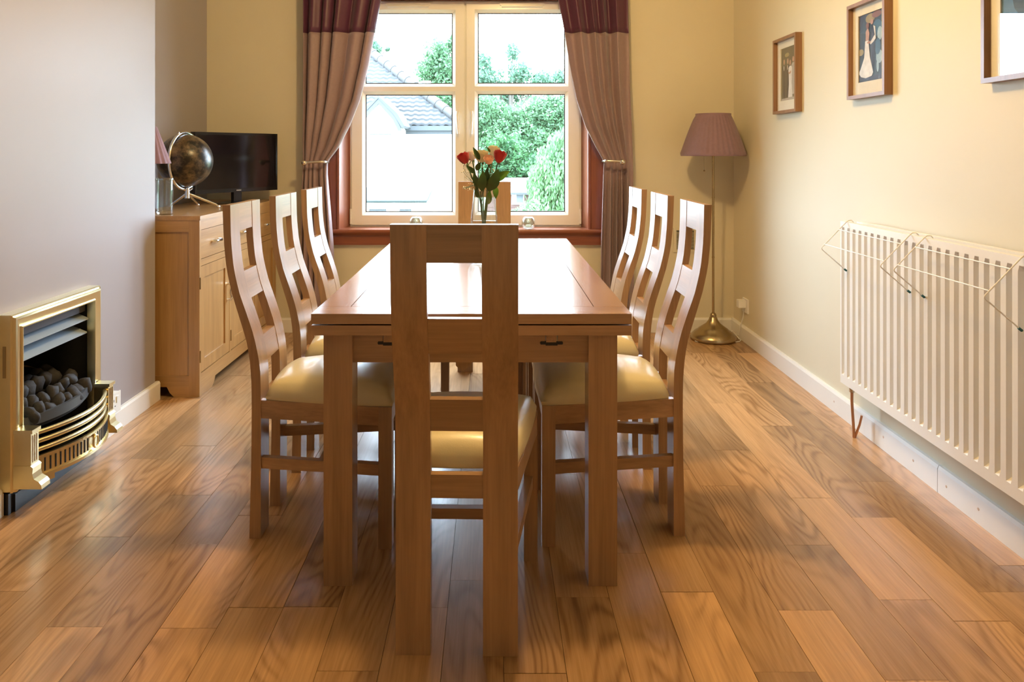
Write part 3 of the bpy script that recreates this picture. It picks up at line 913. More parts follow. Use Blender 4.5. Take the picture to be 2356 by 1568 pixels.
# curved coal tray rim
def bow(y, a, b):      # bowed plan: x at y, a at the ends, b at the middle
    u = (y - 2.776) / .235
    return a + (b - a) * max(0, 1 - u * u)
def bowed(bm, ya, yb, xa, xb, z0, z1, th, n=16):
    pv = None
    for i in range(n + 1):
        y = ya + (yb - ya) * i / n
        x = bow(y, xa, xb)
        r = [bm.verts.new((x - th, y, z0)), bm.verts.new((x, y, z0)), bm.verts.new((x, y, z1)), bm.verts.new((x - th, y, z1))]
        if pv:
            for k in range(4):
                bm.faces.new((pv[k], pv[(k + 1) % 4], r[(k + 1) % 4], r[k]))
        else:
            bm.faces.new(r[::-1])
        pv = r
    bm.faces.new(pv)
bm = nb(); bowed(bm, 2.553, 2.995, -1.640, -1.570, .270, .305, .012)
fin('coal_tray', bm, M['hood_d'], gf, world=True, smooth=.5)
bm = nb()
prism(bm, [(-1.93, 2.556), (-1.652, 2.556)] + [(bow(2.556 + .438 * i / 12, -1.652, -1.583), 2.556 + .438 * i / 12) for i in range(1, 12)] + [(-1.652, 2.994), (-1.93, 2.994)], 'z', .255, .270)
fin('coal_bed', bm, M['soot'], gf, world=True)
pil = []
for (y0, y1) in ((2.494, 2.536), (2.996, 3.036)):
    bm = nb()
    bx(bm, XBR + .056, -1.556, y0, y1, .172, .280)
    bx(bm, XBR + .056, -1.550, y0 - .003, y1 + .003, .280, .292)
    prism(bm, [(XBR + .056, .172), (-1.556, .172), (-1.548, .165), (-1.550, .145), (-1.545, .128), (-1.528, .118), (-1.520, .108), (-1.518, .094), (XBR + .056, .094)], 'y', y0 - .003, y1 + .003)
    pl = fin('fret_pillar', bm, M['brass'], gf, world=True, bevel=.0012)
    bm = nb()
    for k in range(3):
        yc = y0 + .010 + k * .011
        bx(bm, -1.5565, -1.5545, yc - .0022, yc + .0022, .180, .272)
    setp(fin('pillar_flutes', bm, M['abrass'], pl, world=True), kind='stuff')
for k, z in enumerate((.262, .232, .203)):
    bm = nb()
    tube(bm, [(bow(2.536 + .46 * i / 18, -1.580, -1.508), 2.536 + .46 * i / 18, z) for i in range(19)], .0085, 10)
    fin('fret_bar', bm, M['brass'], gf, world=True, smooth=1)
bm = nb(); bowed(bm, 2.536, 2.996, -1.570, -1.498, .115, .180, .006)
fp_ = fin('fret_panel', bm, M['brass'], gf, world=True, smooth=.5)
bm = nb(); bowed(bm, 2.536, 2.996, -1.566, -1.492, .176, .184, .012); bowed(bm, 2.536, 2.996, -1.564, -1.490, .106, .117, .014)
fin('fret_moulding', bm, M['brass'], fp_, world=True, smooth=.5)
bm = nb()
for i in range(26):
    y = 2.552 + i * .0172
    if abs(y - 2.776) < .03: continue
    x = bow(y, -1.570, -1.498)
    bx(bm, x - .001, x + .0012, y - .0028, y + .0028, .124, .170)
setp(fin('fret_slots', bm, M['soot'], fp_, world=True), kind='stuff')
bm = nb()
for (ya, yb) in ((2.536, 2.60), (2.93, 2.996)):
    bowed(bm, ya, yb, -1.570, -1.498, .086, .107, .006, 4)
fin('fret_feet', bm, M['brass'], fp_, world=True)
bm = nb()
tube(bm, [(-1.488, 2.776 + .017 * math.cos(a), .146 + .022 * math.sin(a)) for a in [2 * PI * k / 20 for k in range(20)]], .004, 8, closed=True)
ball(bm, (-1.493, 2.776, .168), .007, 2)
fin('ring_pull', bm, M['brass'], gf, world=True, smooth=1)
bm = nb(); bx(bm, XAL + .012, XBR + .03, 2.505, 3.055, 0, .072)
bx(bm, XBR + .03, -1.632, 2.53, 3.03, 0, .060)
fin('base_plate', bm, M['slate'], gf, world=True, bevel=.002)
bm = nb()
tube(bm, [(-1.80, 2.66 + .28 * k / 14, .360 + .060 * math.sin(PI * (.15 + .85 * k / 14))) for k in range(15)], .007, 8)
fin('ember_bar', bm, M['abrass'], gf, world=True, smooth=1)
# coals, each one its own thing, heaped in the tray
rc = random.Random(5)
protos = []
for k in range(5):
    bm = nb()
    vs = ball(bm, (0, 0, 0), 1.0, 2)
    ph = [rc.uniform(0, 6) for _ in range(6)]
    for v in vs:
        c = v.co
        f = 1 + .16 * math.sin(3 * c.x + ph[0]) * math.cos(2.6 * c.y + ph[1]) + .12 * math.sin(4 * c.z + ph[2]) + .07 * math.sin(7 * c.y + ph[3])
        v.co = Vector((c.x * .030 * f, c.y * .025 * f, c.z * .034 * f))
    me = bpy.data.meshes.new('coal')
    bmesh.ops.recalc_face_normals(bm, faces=bm.faces)
    bm.to_mesh(me); bm.free(); me.materials.append(M['coal'])
    me.polygons.foreach_set('use_smooth', [True] * len(me.polygons))
    protos.append(me)
nc = 0
for layer, (nrow, xs_, zc) in enumerate(((8, -1.640, .296), (8, -1.690, .318), (7, -1.738, .336), (6, -1.785, .350))):
    for i in range(nrow):
        y = 2.60 + (.355 if layer else .345) * (i + .5 * (layer % 2)) / (nrow - .5)
        x = xs_ + (.038 * (1 - ((y - 2.776) / .2) ** 2) if layer < 2 else 0) + rc.uniform(-.008, .008)
        o = bpy.data.objects.new('coal', protos[nc % 5]); nc += 1
        COL.objects.link(o)
        o.location = (x, y, zc + rc.uniform(-.006, .010))
        o.rotation_euler = (rc.uniform(-.6, .6), rc.uniform(-.7, .7), rc.uniform(0, 6))
        sc = rc.uniform(.85, 1.08); o.scale = (sc, sc, sc)
        setp(o, 'lump of grey ceramic coal heaped in the tray of the gas fire', 'coal', 'coals in the gas fire')

# socket by the fire
so = thing('wall_socket', 'white surface-mounted switched socket box on the baseboard beside the gas fire', 'socket', (XBR, 3.197, .143))
boxo('back_box', M['white'], so, XBR, -1.636, 3.152, 3.242, .102, .185, bevel=.002)
boxo('face_plate', M['white'], so, -1.636, -1.630, 3.150, 3.244, .100, .187, bevel=.002)
boxo('rocker_switch', M['white'], so, -1.630, -1.626, 3.205, 3.221, .145, .172, bevel=.001)
bm = nb()
bx(bm, -1.6305, -1.6295, 3.184, 3.188, .152, .162); bx(bm, -1.6305, -1.6295, 3.172, 3.180, .130, .134); bx(bm, -1.6305, -1.6295, 3.192, 3.200, .130, .134)
fin('pin_holes', bm, M['black'], so, world=True)

# ------------------------------------------------------------------ radiator and its airers
rad = thing('radiator', 'white ribbed double panel radiator on the cream wall', 'radiator', (RX(2.4), 2.4, 0), RA)
RY0, RY1 = 1.45, 3.237      # along the wall
XFp = -.109
def ribpanel(xf_, y0, y1, z0, z1, pitch, depth, za, zb, th):
    bm = nb()
    prof = []
    y = y1 - .012
    ys = [(y1, 0)]
    while y - pitch > y0:
        ys += [(y - .0, 0), (y - .006, 1), (y - .020, 1), (y - .026, 0)]
        y -= pitch
    ys.append((y0, 0))
    zs = [(z0, 0), (za - .006, 0), (za + .012, 1), (zb - .012, 1), (zb + .006, 0), (z1, 0)]
    grid = [[bm.verts.new((xf_ + depth * a * b, yy - 2.4, zz)) for (zz, b) in zs] for (yy, a) in ys]
    for i in range(len(ys) - 1):
        for j in range(len(zs) - 1):
            bm.faces.new((grid[i][j], grid[i][j + 1], grid[i + 1][j + 1], grid[i + 1][j]))
    # edges and back
    xb = xf_ + th
    b00, b01 = bm.verts.new((xb, y1 - 2.4, z0)), bm.verts.new((xb, y1 - 2.4, z1))
    b10, b11 = bm.verts.new((xb, y0 - 2.4, z0)), bm.verts.new((xb, y0 - 2.4, z1))
    bm.faces.new([grid[0][j] for j in range(len(zs))] + [b01, b00])
    bm.faces.new([grid[-1][j] for j in range(len(zs) - 1, -1, -1)] + [b10, b11])
    bm.faces.new([g_[-1] for g_ in grid[::-1]] + [b01, b11])
    bm.faces.new([g_[0] for g_ in grid] + [b10, b00])
    bm.faces.new((b00, b01, b11, b10))
    return bm
fin('front_panel', ribpanel(XFp, RY0, RY1, .2246, .929, .0499, .019, .268, .899, .022), M['rad'], rad)
boxo('rear_panel', M['rad'], rad, -.044, -.024, RY0 - 2.4, RY1 - .012 - 2.4, .2246, .929, bevel=.003, world=False)
bm = nb()
for y in (RY0 + .05, RY1 - .06):
    for z in (.25, .90):
        bx(bm, -.088, -.044, y - 2.415, y - 2.385, z - .016, z + .016)
fin('spacer_block', bm, M['rad'], rad)
bm = nb()
for y in (1.75, 2.95):
    bx(bm, -.024, -.0005, y - 2.415, y - 2.385, .30, .86)
fin('wall_bracket', bm, M['rad'], rad)
bm = nb()
bx(bm, -.0015, 0, RY0 - 2.4, RY1 - 2.4, .10, .24)
yv = RY1 - .062 - 2.4
bm.free()
bm = nb()
tube(bm, [(-.088, yv, .224), (-.086, yv + .005, .16), (-.076, yv + .012, .05), (-.074, yv + .012, .0)], .0065, 8)
tube(bm, [(-.070, yv + .012, .0), (-.055, yv, .06), (-.048, yv - .004, .10)], .005, 8)
fin('copper_pipe', bm, M['copper'], rad, smooth=1)
bm = nb(); tube(bm, [(-.088, yv, .200), (-.088, yv, .238)], .011, 10)
fin('pipe_union', bm, M['nickel'], rad, smooth=.7)

def make_airer(label, ya, yb):
    a = thing('clothes_airer', label, 'airer', (RX(2.4), 2.4, 0), RA, group='wire airers hooked on the radiator')
    for y in (ya, yb):
        yl = y - 2.4
        bm = nb()
        tube(bm, [(-.080, yl, .895), (-.083, yl, .930), (-.090, yl, .938), (-.104, yl, .937), (-.115, yl, .928), (-.2165, yl, .822), (-.2185, yl, .817), (-.2165, yl, .812), (-.1135, yl, .7225)], .0022, 8)
        sf = fin('side_frame', bm, M['wire'], a, smooth=1)
        bm = nb(); tube(bm, [(-.122, yl, .7292), (-.1125, yl, .7215)], .0042, 8)
        ball(bm, (-.1135, yl, .7225), .0048, 1)
        fin('end_cap', bm, M['teal'], sf)
    for fx, fz in ((-.145, .8975), (-.206, .835)):
        bm = nb(); tube(bm, [(fx, ya - 2.4, fz), (fx, yb - 2.4, fz)], .0021, 8)
        fin('hanging_rod', bm, M['wire'], a, smooth=1)
    return a
make_airer('white wire airer hooked on the far end of the radiator', 3.173, 2.681)
make_airer('white wire airer hooked on the near part of the radiator, nearer the viewer', 2.590, 2.106)

# ------------------------------------------------------------------ framed photographs on the right wall
def photo(bm, polys, yc, z0, z1, w):
    """flat print: polys in 0..1 coords (u left->right as seen, v up); each (mat index, pts)"""
    for k, (mi, pts) in enumerate(polys):
        vs = [bm.verts.new((-.0120 - .00012 * k, w / 2 - u * w, z0 + v * (z1 - z0))) for u, v in pts]
        f = bm.faces.new(vs); f.material_index = mi
def ell(cx, cy, rx, ry, n=14):
    return [(cx + rx * math.cos(2 * PI * i / n), cy + ry * math.sin(2 * PI * i / n)) for i in range(n)]
def pm(n, c): return plain('print_' + n, c, 0.5, noise=0.3, nscale=40)
PM = [pm('olive', (.10, .085, .045)), pm('dark_suit', (.03, .024, .020)), pm('white', (.74, .72, .70)), pm('skin', (.50, .28, .20)), pm('grey', (.42, .38, .34)),
      pm('teal', (.022, .045, .06)), pm('navy', (.016, .02, .035)), pm('gold', (.34, .26, .10)), pm('pale_blue', (.35, .48, .56)), pm('blue', (.05, .13, .22)), pm('rust', (.22, .09, .05))]
FULL = [(0, 0), (1, 0), (1, 1), (0, 1)]
def person_polys(cx, foot, head, w, body, skirt=None, bottom=None):
    h = head - foot
    out = []
    sh = foot + h * .80
    hip = foot + h * .50
    out.append((body, [(cx - w * .34, foot), (cx + w * .34, foot), (cx + w * .42, hip), (cx + w * .5, sh), (cx + w * .2, sh + h * .05), (cx - w * .2, sh + h * .05), (cx - w * .5, sh), (cx - w * .42, hip)]))
    if skirt is not None:
        out.append((skirt, [(cx - w * .62, foot), (cx + w * .62, foot), (cx + w * .3, hip), (cx + w * .32, sh), (cx - w * .32, sh), (cx - w * .3, hip)]))
    out.append((3, ell(cx, head - h * .06, w * .22, h * .075)))
    return out
P1 = [(0, FULL), (7, ell(.4, .86, .16, .04))]
P1 += person_polys(.20, .06, .78, .24, 1) + person_polys(.46, .06, .78, .24, 1) + person_polys(.84, .10, .79, .26, 4)
P1 += person_polys(.64, .05, .74, .24, 2, 2) + [(3, ell(.60, .52, .10, .035)), (2, ell(.58, .55, .07, .03)), (2, ell(.20, .62, .025, .05)), (2, ell(.46, .62, .025, .05)), (4, [(0, 0), (1, 0), (1, .05), (0, .04)])]
P2 = [(5, FULL), (6, [(0, .75), (.3, 1), (0, 1)]), (7, ell(.48, .92, .2, .07)), (10, ell(.75, .95, .2, .05)), (7, ell(.08, .45, .12, .05)), (9, ell(.78, .75, .2, .12)), (8, ell(.88, .66, .10, .10)), (8, ell(.86, .33, .13, .10)),
      (9, ell(.8, .48, .12, .12)), (8, ell(.80, .20, .05, .09)), (6, [(0, 0), (1, 0), (1, .06), (0, .1)])]
P2 += [(6, [(.50, .12), (.62, .12), (.70, .45), (.72, .78), (.58, .82), (.50, .76)]), (2, [(.62, .56), (.72, .60), (.70, .78), (.62, .80), (.68, .66), (.48, .56), (.50, .53)]), (3, ell(.56, .86, .06, .04)),
       (3, [(.30, .56), (.42, .56), (.46, .70), (.40, .80), (.30, .74)]), (10, ell(.38, .82, .07, .05)), (2, [(.0, .14), (.10, .08), (.30, .05), (.56, .07), (.62, .12), (.48, .36), (.42, .60), (.28, .60), (.24, .36), (.08, .2)]), (3, ell(.44, .57, .08, .02))]
P3 = [(9, FULL), (8, ell(.2, .18, .2, .06)), (8, ell(.15, .08, .14, .03)), (5, ell(.6, .6, .35, .2)), (10, [(.46, .1), (.52, .0), (.85, .0), (.9, .4), (.7, .5)]), (3, ell(.66, .28, .08, .06)), (2, [(.5, 0), (1, 0), (1, .18), (.75, .25)]), (6, [(.4, .15), (.42, .02), (.46, .02), (.46, .3)])]
def make_picture(label, yc, zb, polys, hw=.163, h=.421):
    pf = thing('picture_frame', label, 'picture', (RX(yc), yc, zb), RA, group='framed photographs on the right-hand wall')
    fw = .016
    bm = nb()
    bx(bm, -.036, -.001, -hw, -hw + fw, 0, h); bx(bm, -.036, -.001, hw - fw, hw, 0, h)
    bx(bm, -.036, -.001, -hw + fw, hw - fw, 0, fw); bx(bm, -.036, -.001, -hw + fw, hw - fw, h - fw, h)
    fin('frame', bm, M['frame'], pf)
    # mount with a window cut in it
    mw, mz0, mz1 = hw * .62, h * .17, h * .865
    bm = nb()
    a = hw - fw
    bx(bm, -.014, -.004, -a, -mw, fw, h - fw); bx(bm, -.014, -.004, mw, a, fw, h - fw)
    bx(bm, -.014, -.004, -mw, mw, fw, mz0); bx(bm, -.014, -.004, -mw, mw, mz1, h - fw)
    fin('mount_board', bm, M['mount'], pf)
    bm = nb()
    for k, (mi, pts) in enumerate(polys):
        vs = [bm.verts.new((-.0090 - .00012 * k, mw - u * 2 * mw, mz0 + v * (mz1 - mz0))) for u, v in pts]
        bm.faces.new(vs).material_index = mi
    fin('photo_print', bm, None, pf, mats=PM)
    boxo('glass', M['picglass'], pf, -.022, -.020, -a, a, fw, h - fw, bevel=0, world=False)
    return pf
make_picture('small brown frame with a wedding group photograph, farthest along the wall', 4.077, 1.446, P1)
make_picture('brown frame with a photograph of a wedding couple embracing', 3.172, 1.465, P2)
make_picture('picture frame cut off at the top corner, its glass mirroring the window', 2.242, 1.453, P3)

# ------------------------------------------------------------------ floor lamp
fl = thing('floor_lamp', 'antique brass floor lamp with a pleated mauve shade in the far corner', 'lamp', (1.455, 4.86, 0))
bm = nb()
lathe(bm, [(0, 0), (.138, 0), (.146, .006), (.147, .018), (.138, .034), (.120, .052), (.098, .066), (.094, .072), (.070, .088), (.046, .106), (.030, .128), (.024, .146), (.020, .150), (.021, .154), (.018, .168), (.010, .176), (0, .178)], 48)
fin('base', bm, M['abrass'], fl, smooth=.7)
ptop = Vector((-.021, -.070, 1.40))
bm = nb(); tube(bm, [(0, 0, .170), ptop], .0078, 12)
for f in (.30, .62):
    q = Vector((0, 0, .17)).lerp(ptop, f); q2 = Vector((0, 0, .17)).lerp(ptop, f + .006)
    tube(bm, [q, q2], .0092, 12)
fin('pole', bm, M['abrass'], fl, smooth=.7)
sh0 = Vector((-.021, -.070, 0))
rip = lambda i, z: .0022 * math.cos(i * PI / 2) + .0016 * math.sin(i * 1.7)
prof = [(.204, 1.206), (.2065, 1.212), (.205, 1.224)]
for k in range(1, 9):
    u = k / 9
    prof.append((.205 + (.112 - .205) * (u ** .92) + .006 * math.sin(PI * u), 1.224 + (1.468 - 1.224) * u))
prof += [(.1115, 1.468), (.1125, 1.479), (.110, 1.480), (.108, 1.470), (.198, 1.215), (.204, 1.206)]
bm = nb(); lathe(bm, prof, 144, (sh0.x, sh0.y, 0), ripple=lambda i, z: rip(i, z) * (0 if (z < 1.215 or z > 1.4675) else 1))
fin('lamp_shade', bm, M['shade'], fl, smooth=2)
bm = nb()
for k in range(3):
    a = 2 * PI * k / 3 + .4
    tube(bm, [(sh0.x, sh0.y, 1.40), (sh0.x + .108 * math.cos(a), sh0.y + .108 * math.sin(a), 1.455)], .002, 6)
tube(bm, [(sh0.x, sh0.y, 1.36), (sh0.x, sh0.y, 1.41)], .016, 12)
fin('shade_carrier', bm, M['abrass'], fl)
bm = nb()
px_ = -.021 - .061
tube(bm, [(px_ + .05, -.07, 1.37), (px_ + .01, -.075, 1.33), (px_, -.078, 1.25), (px_, -.078, 1.116)], .0012, 5)
ball(bm, (px_, -.078, 1.110), .006, 2)
fin('pull_chain', bm, M['abrass'], fl)
bm = nb()
tube(bm, [(.10, .02, .02), (.135, .03, .05), (.150, .02, .03), (.168, 0, .006), (.172, -.03, .004), (.15, -.07, .004), (.12, -.085, .004)], .003, 6)
tube(bm, [(-.12, -.075, .004), (-.135, -.06, .004), (-.13, -.04, .006)], .003, 6)
tube(bm, [(.150, .02, .03), (.17, .0, .03), (.176, -.015, .10), (.185, -.04, .16), (.182, -.055, .21)], .003, 6)
fin('flex', bm, M['white'], fl, smooth=1)
pg = thing('wall_plug', 'white plug in a wall socket by the corner near the floor lamp', 'plug', (RX(4.80), 4.80, .235), RA)
boxo('face_plate', M['white'], pg, -.010, 0, -.05, .05, -.045, .045, bevel=.002, world=False)
boxo('plug_body', M['white'], pg, -.055, -.010, -.018, .03, -.012, .036, bevel=.006, world=False)

# wall vent behind the right-hand chairs
wv = thing('wall_vent', 'cream louvred air vent low on the far wall behind the right-hand chairs', 'vent', (1.3215, YB, .63))
bm = nb()
a, b, z0, z1 = 1.241, 1.402, .548, .712
f = .020
bx(bm, a, a + f, YB - .012, YB, z0, z1); bx(bm, b - f, b, YB - .012, YB, z0, z1); bx(bm, a + f, b - f, YB - .012, YB, z0, z0 + f * .7); bx(bm, a + f, b - f, YB - .012, YB, z1 - f * .7, z1)
fin('vent_frame', bm, M['cream'], wv, world=True, bevel=.002)
boxo('vent_back', M['black'], wv, a + f, b - f, YB - .003, YB - .0005, z0 + .02, z1 - .02, bevel=0)
for k in range(12):
    z = z0 + .026 + k * .0098
    bm = nb(); prism(bm, [(YB - .011, z), (YB - .004, z + .003), (YB - .004, z + .004), (YB - .011, z + .0018)], 'x', a + f, b - f)
    fin('louvre', bm, M['cream'], wv, world=True)

# ------------------------------------------------------------------ curtains
CY = 4.93
def cxp(px): return (px - 1132) / 1700 * CY
def czp(py): return 1.23 - (py - 350) * CY / 1700
def interp(tab, z):
    return float(np.interp(z, [q[0] for q in tab], [q[1] for q in tab]))
def curtain(label, outer, inner, npl, seed, dens):
    """outer / inner: tables (image y, image x); dens(u, v): warps pleats"""
    o_t = sorted((czp(y), cxp(x)) for y, x in outer); i_t = sorted((czp(y), cxp(x)) for y, x in inner)
    c = thing('curtain', label, 'curtain', ((o_t[0][1] + i_t[0][1]) / 2, CY, .19))
    ztie = czp(372)
    rr = random.Random(seed)
    ph = [rr.uniform(0, 6) for _ in range(4)]
    def pt(u, z):
        xo, xi = interp(o_t, z), interp(i_t, z)
        w = abs(xi - xo)
        x = xo + (xi - xo) * u
        d = abs(z - ztie)
        amp = (.030 + .018 * min(1, d / .5)) * (.55 + .45 * math.sin(2.3 * u * PI + ph[0]) ** 2)
        amp *= min(1, .45 + d / .35) * (0.8 if w > .3 else 1)
        ang = 2 * PI * npl * (u + .035 * math.sin(2 * PI * u * 1.5 + ph[1])) + .25 * math.sin(3 * z + ph[2])
        y = CY + amp * math.sin(ang) + .006 * math.sin(2 * ang + ph[3]) * min(1, d / .3)
        x += .010 * math.cos(ang) * min(1, w / .3)
        return (x, y, z)
    def sheet(name, z0, z1, mat, nz):
        bm = nb()
        nu = 150
        g_ = [[bm.verts.new(pt(i / nu, z0 + (z1 - z0) * j / nz)) for j in range(nz + 1)] for i in range(nu + 1)]
        for i in range(nu):
            for j in range(nz):
                bm.faces.new((g_[i][j], g_[i + 1][j], g_[i + 1][j + 1], g_[i][j + 1]))
        o = fin(name, bm, mat, c, world=True, smooth=3)
        so_ = o.modifiers.new('thickness', 'SOLIDIFY'); so_.thickness = .003; so_.offset = 0
        return o
    zc = czp(75)
    sheet('main_panel', .19, zc, M['mauve'], 70)
    sheet('top_band', zc, 2.56, M['plum'], 14)
    return c
curtain('plum-topped mauve curtain tied back beside the television',
        [(-110, 692), (0, 694), (200, 694), (330, 694), (372, 696), (420, 694), (560, 691), (720, 688)],
        [(-110, 900), (0, 873), (75, 859), (150, 845), (230, 825), (290, 801), (340, 776), (372, 752), (400, 752), (480, 759), (560, 765), (720, 772)], 5.0, 3, None)
curtain('plum-topped mauve curtain tied back beside the floor lamp',
        [(-110, 1446), (0, 1445), (200, 1448), (330, 1453), (372, 1455), (420, 1456), (560, 1458), (720, 1460)],
        [(-110, 1258), (0, 1281), (75, 1296), (150, 1308), (230, 1325), (290, 1345), (335, 1368), (372, 1389), (400, 1387), (480, 1384), (560, 1381), (720, 1378)], 5.0, 9, None)
def holdback(label, xa, xb, xball, z):
    h = thing('curtain_holdback', label, 'holdback', (xball, YB, z), group='metal curtain holdbacks')
    yy = CY - .075
    bm = nb()
    s = 1 if xb > xball else -1
    tube(bm, [(xball + s * .012, yy - .004, z), (xball + s * .03, yy - .006, z + .001), (xb - s * .02, yy - .006, z + .004), (xb - s * .006, yy, z + .004), (xb, yy + .02, z + .003), (xb - s * .004, CY + .045, z), (xb - s * .03, CY + .07, z), (xball + s * .02, CY + .075, z), (xball, CY + .09, z), (xball, YB - .012, z)], .0088, 10)
    fin('arm', bm, M['nickel'], h, world=True, smooth=1)
    bm = nb(); ball(bm, (xball, yy - .004, z - .003), .0185, 3)
    fin('ball_end', bm, M['nickel'], h, world=True, smooth=3)
    bm = nb(); lathe(bm, [(0, 0), (.022, 0), (.022, .008), (.012, .012), (0, .012)], 20, (xball, YB, z), Matrix.Rotation(PI / 2, 3, 'X'))
    fin('wall_plate', bm, M['nickel'], h, world=True, smooth=.6)
holdback('nickel holdback with a ball end on the curtain beside the television', cxp(712), cxp(753), cxp(706.5) , czp(373))
holdback('nickel holdback on the curtain beside the floor lamp', cxp(1428), cxp(1388), cxp(1428), czp(371))

# candle holders on the sill
for px, lab in ((957, 'crackled glass tealight holder on the sill, before the left window pane'), (1216, 'crackled glass tealight holder on the sill, before the right window pane')):
    x = (px - 1132) / 1700 * 5.03
    cd = thing('tealight_holder', lab, 'candle holder', (x, 5.045, .7075), group='tealight holders on the sill')
    bm = nb(); lathe(bm, [(0, .0005), (.026, .001), (.038, .010), (.045, .028), (.0455, .045), (.041, .064), (.032, .077), (.028, .080), (.026, .077), (.036, .060), (.040, .043), (.039, .028), (.033, .014), (0, .010)], 28)
    fin('glass_bowl', bm, M['crackle'], cd, smooth=2)
    bm = nb(); lathe(bm, [(0, .012), (.018, .012), (.0185, .028), (.016, .027), (0, .026)], 18)
    fin('candle', bm, M['gyp'], cd, smooth=.6)

# ------------------------------------------------------------------ vase and flowers
VX, VY = -.0325, 3.0
VZ = ZT
vs_ = thing('glass_vase', 'clear flared glass vase standing in the middle of the table', 'vase', (VX, VY, VZ))
bm = nb(); lathe(bm, [(0, .0005), (.044, .001), (.056, .008), (.064, .030), (.064, .055), (.0600, .100), (.0535, .180), (.0460, .250), (.0408, .301), (.0388, .301), (.0438, .250), (.0512, .180), (.0575, .100), (.0612, .055), (.060, .032), (.050, .016), (0, .014)], 48)
fin('vase_body', bm, M['vase'], vs_, smooth=1)

def bloom(bm, r, h, rs, openv=.25):
    for layer, (k, rr, hh) in enumerate(((3, .45, 1.0), (4, .68, .97), (5, .88, .92), (5, 1.0, .84))):
        for i in range(k):
            a0 = 2 * PI * i / k + layer * .7 + rs.uniform(-.2, .2)
            wdt = 2 * PI / k * .78
            N, Q = 6, 6
            g_ = []
            for s in range(N + 1):
                row = []
                ss = -1 + 2 * s / N
                for t in range(Q + 1):
                    tt = t / Q
                    prof_ = math.sin(min(1, tt * 1.25) * PI * .5) ** .8
                    rad_ = r * rr * (.30 + .70 * prof_) + r * openv * (layer / 3) * max(0, tt - .65) * 1.6
                    z = h * hh * tt * (1 - .20 * ss * ss * tt)
                    wv_ = wdt * (.45 + .75 * math.sin(tt * PI * .62))
                    a = a0 + ss * wv_ * .62
                    rad_ *= 1 + .05 * ss
                    row.append(bm.verts.new((rad_ * math.cos(a), rad_ * math.sin(a), z)))
                g_.append(row)
            for s in range(N):
                for t in range(Q):
                    bm.faces.new((g_[s][t], g_[s + 1][t], g_[s + 1][t + 1], g_[s][t + 1]))
def leaf_into(bm, base, tip, width, up, curl=.15):
    base, tip, up = Vector(base), Vector(tip), Vector(up).normalized()
    d = tip - base
    side = d.cross(up).normalized()
    nrm = side.cross(d).normalized()
    L_ = d.length
    N = 8
    rows_ = []
    for i in range(N + 1):
        t = i / N
        w = width * (math.sin(PI * t ** .8) ** .9 if 0 < t < 1 else 0)
        c = base + d * t + nrm * (curl * L_ * math.sin(PI * t) * .5)
        rows_.append([bm.verts.new(c - side * w + nrm * w * .35), bm.verts.new(c), bm.verts.new(c + side * w + nrm * w * .35)] if w > 1e-5 else [bm.verts.new(c)])
    for a, b in zip(rows_[:-1], rows_[1:]):
        if len(a) == 1 and len(b) == 3:
            bm.faces.new((a[0], b[0], b[1])); bm.faces.new((a[0], b[1], b[2]))
        elif len(a) == 3 and len(b) == 1:
            bm.faces.new((a[0], b[0], a[1])); bm.faces.new((a[1], b[0], a[2]))
        elif len(a) == 3:
            bm.faces.new((a[0], b[0], b[1], a[1])); bm.faces.new((a[1], b[1], b[2], a[2]))
def fpx(px, py, y): return Vector(((px - 1132) / 1700 * y, y, 1.23 - (py - 350) * y / 1700))
rs = random.Random(4)
ROSES = [
    ('red rose leaning left out of the glass vase', 'rose_red', (1073, 376), 2.975, .024, .048, -.42, -.1, (1109, 470), (1112, 600)),
    ('red rose on the right side of the bouquet in the vase', 'rose_red', (1146, 374), 2.965, .025, .052, .22, -.1, (1121, 470), (1107, 600)),
    ('cream rose in the middle of the bouquet', 'rose_cream', (1109, 373), 2.985, .0275, .050, -.12, -.15, (1112, 470), (1116, 600)),
    ('peach rose bud low in the middle of the bouquet', 'rose_peach', (1124, 377), 2.945, .019, .036, .02, -.55, (1119, 470), (1110, 600)),
    ('blush pink rose behind the leaning red rose', 'rose_blush', (1087, 370), 3.03, .021, .042, -.25, .1, (1106, 470), (1119, 600)),
    ('cream rose at the back, highest in the bouquet', 'rose_cream', (1134, 360), 3.04, .022, .046, .12, .1, (1117, 470), (1104, 600))]
for lab, mt, (hx, hy), yy, r, h, tx, ty, mid, low in ROSES:
    H = fpx(hx, hy, yy)
    ro = thing('rose', lab, 'flower', H, group='cut roses in the vase')
    bm = nb(); bloom(bm, r, h, rs)
    R_ = Matrix.Rotation(tx, 4, 'Y') @ Matrix.Rotation(-ty, 4, 'X')
    bmesh.ops.transform(bm, matrix=R_, verts=bm.verts)
    fin('bloom', bm, M[mt], ro, smooth=2)
    md, lo = fpx(*mid, VY), fpx(*low, VY)
    lo.z = max(lo.z, VZ + .02)
    bm = nb()
    tube(bm, [lo, md.lerp(lo, .4), md, md.lerp(H, .55) + Vector((0, 0, .004)), H + Vector((0, 0, .004))], .0026, 7)
    fin('stem', bm, M['stem'], ro, world=True, smooth=1)
    bm = nb()
    for k in range(5):
        a = 2 * PI * k / 5
        leaf_into(bm, (0, 0, .002), (.022 * math.cos(a), .022 * math.sin(a), .006 if k % 2 else -.012), .004, (0, 0, 1))
    bmesh.ops.transform(bm, matrix=R_, verts=bm.verts)
    fin('sepals', bm, M['stem'], ro)
    ro['_'] = 0
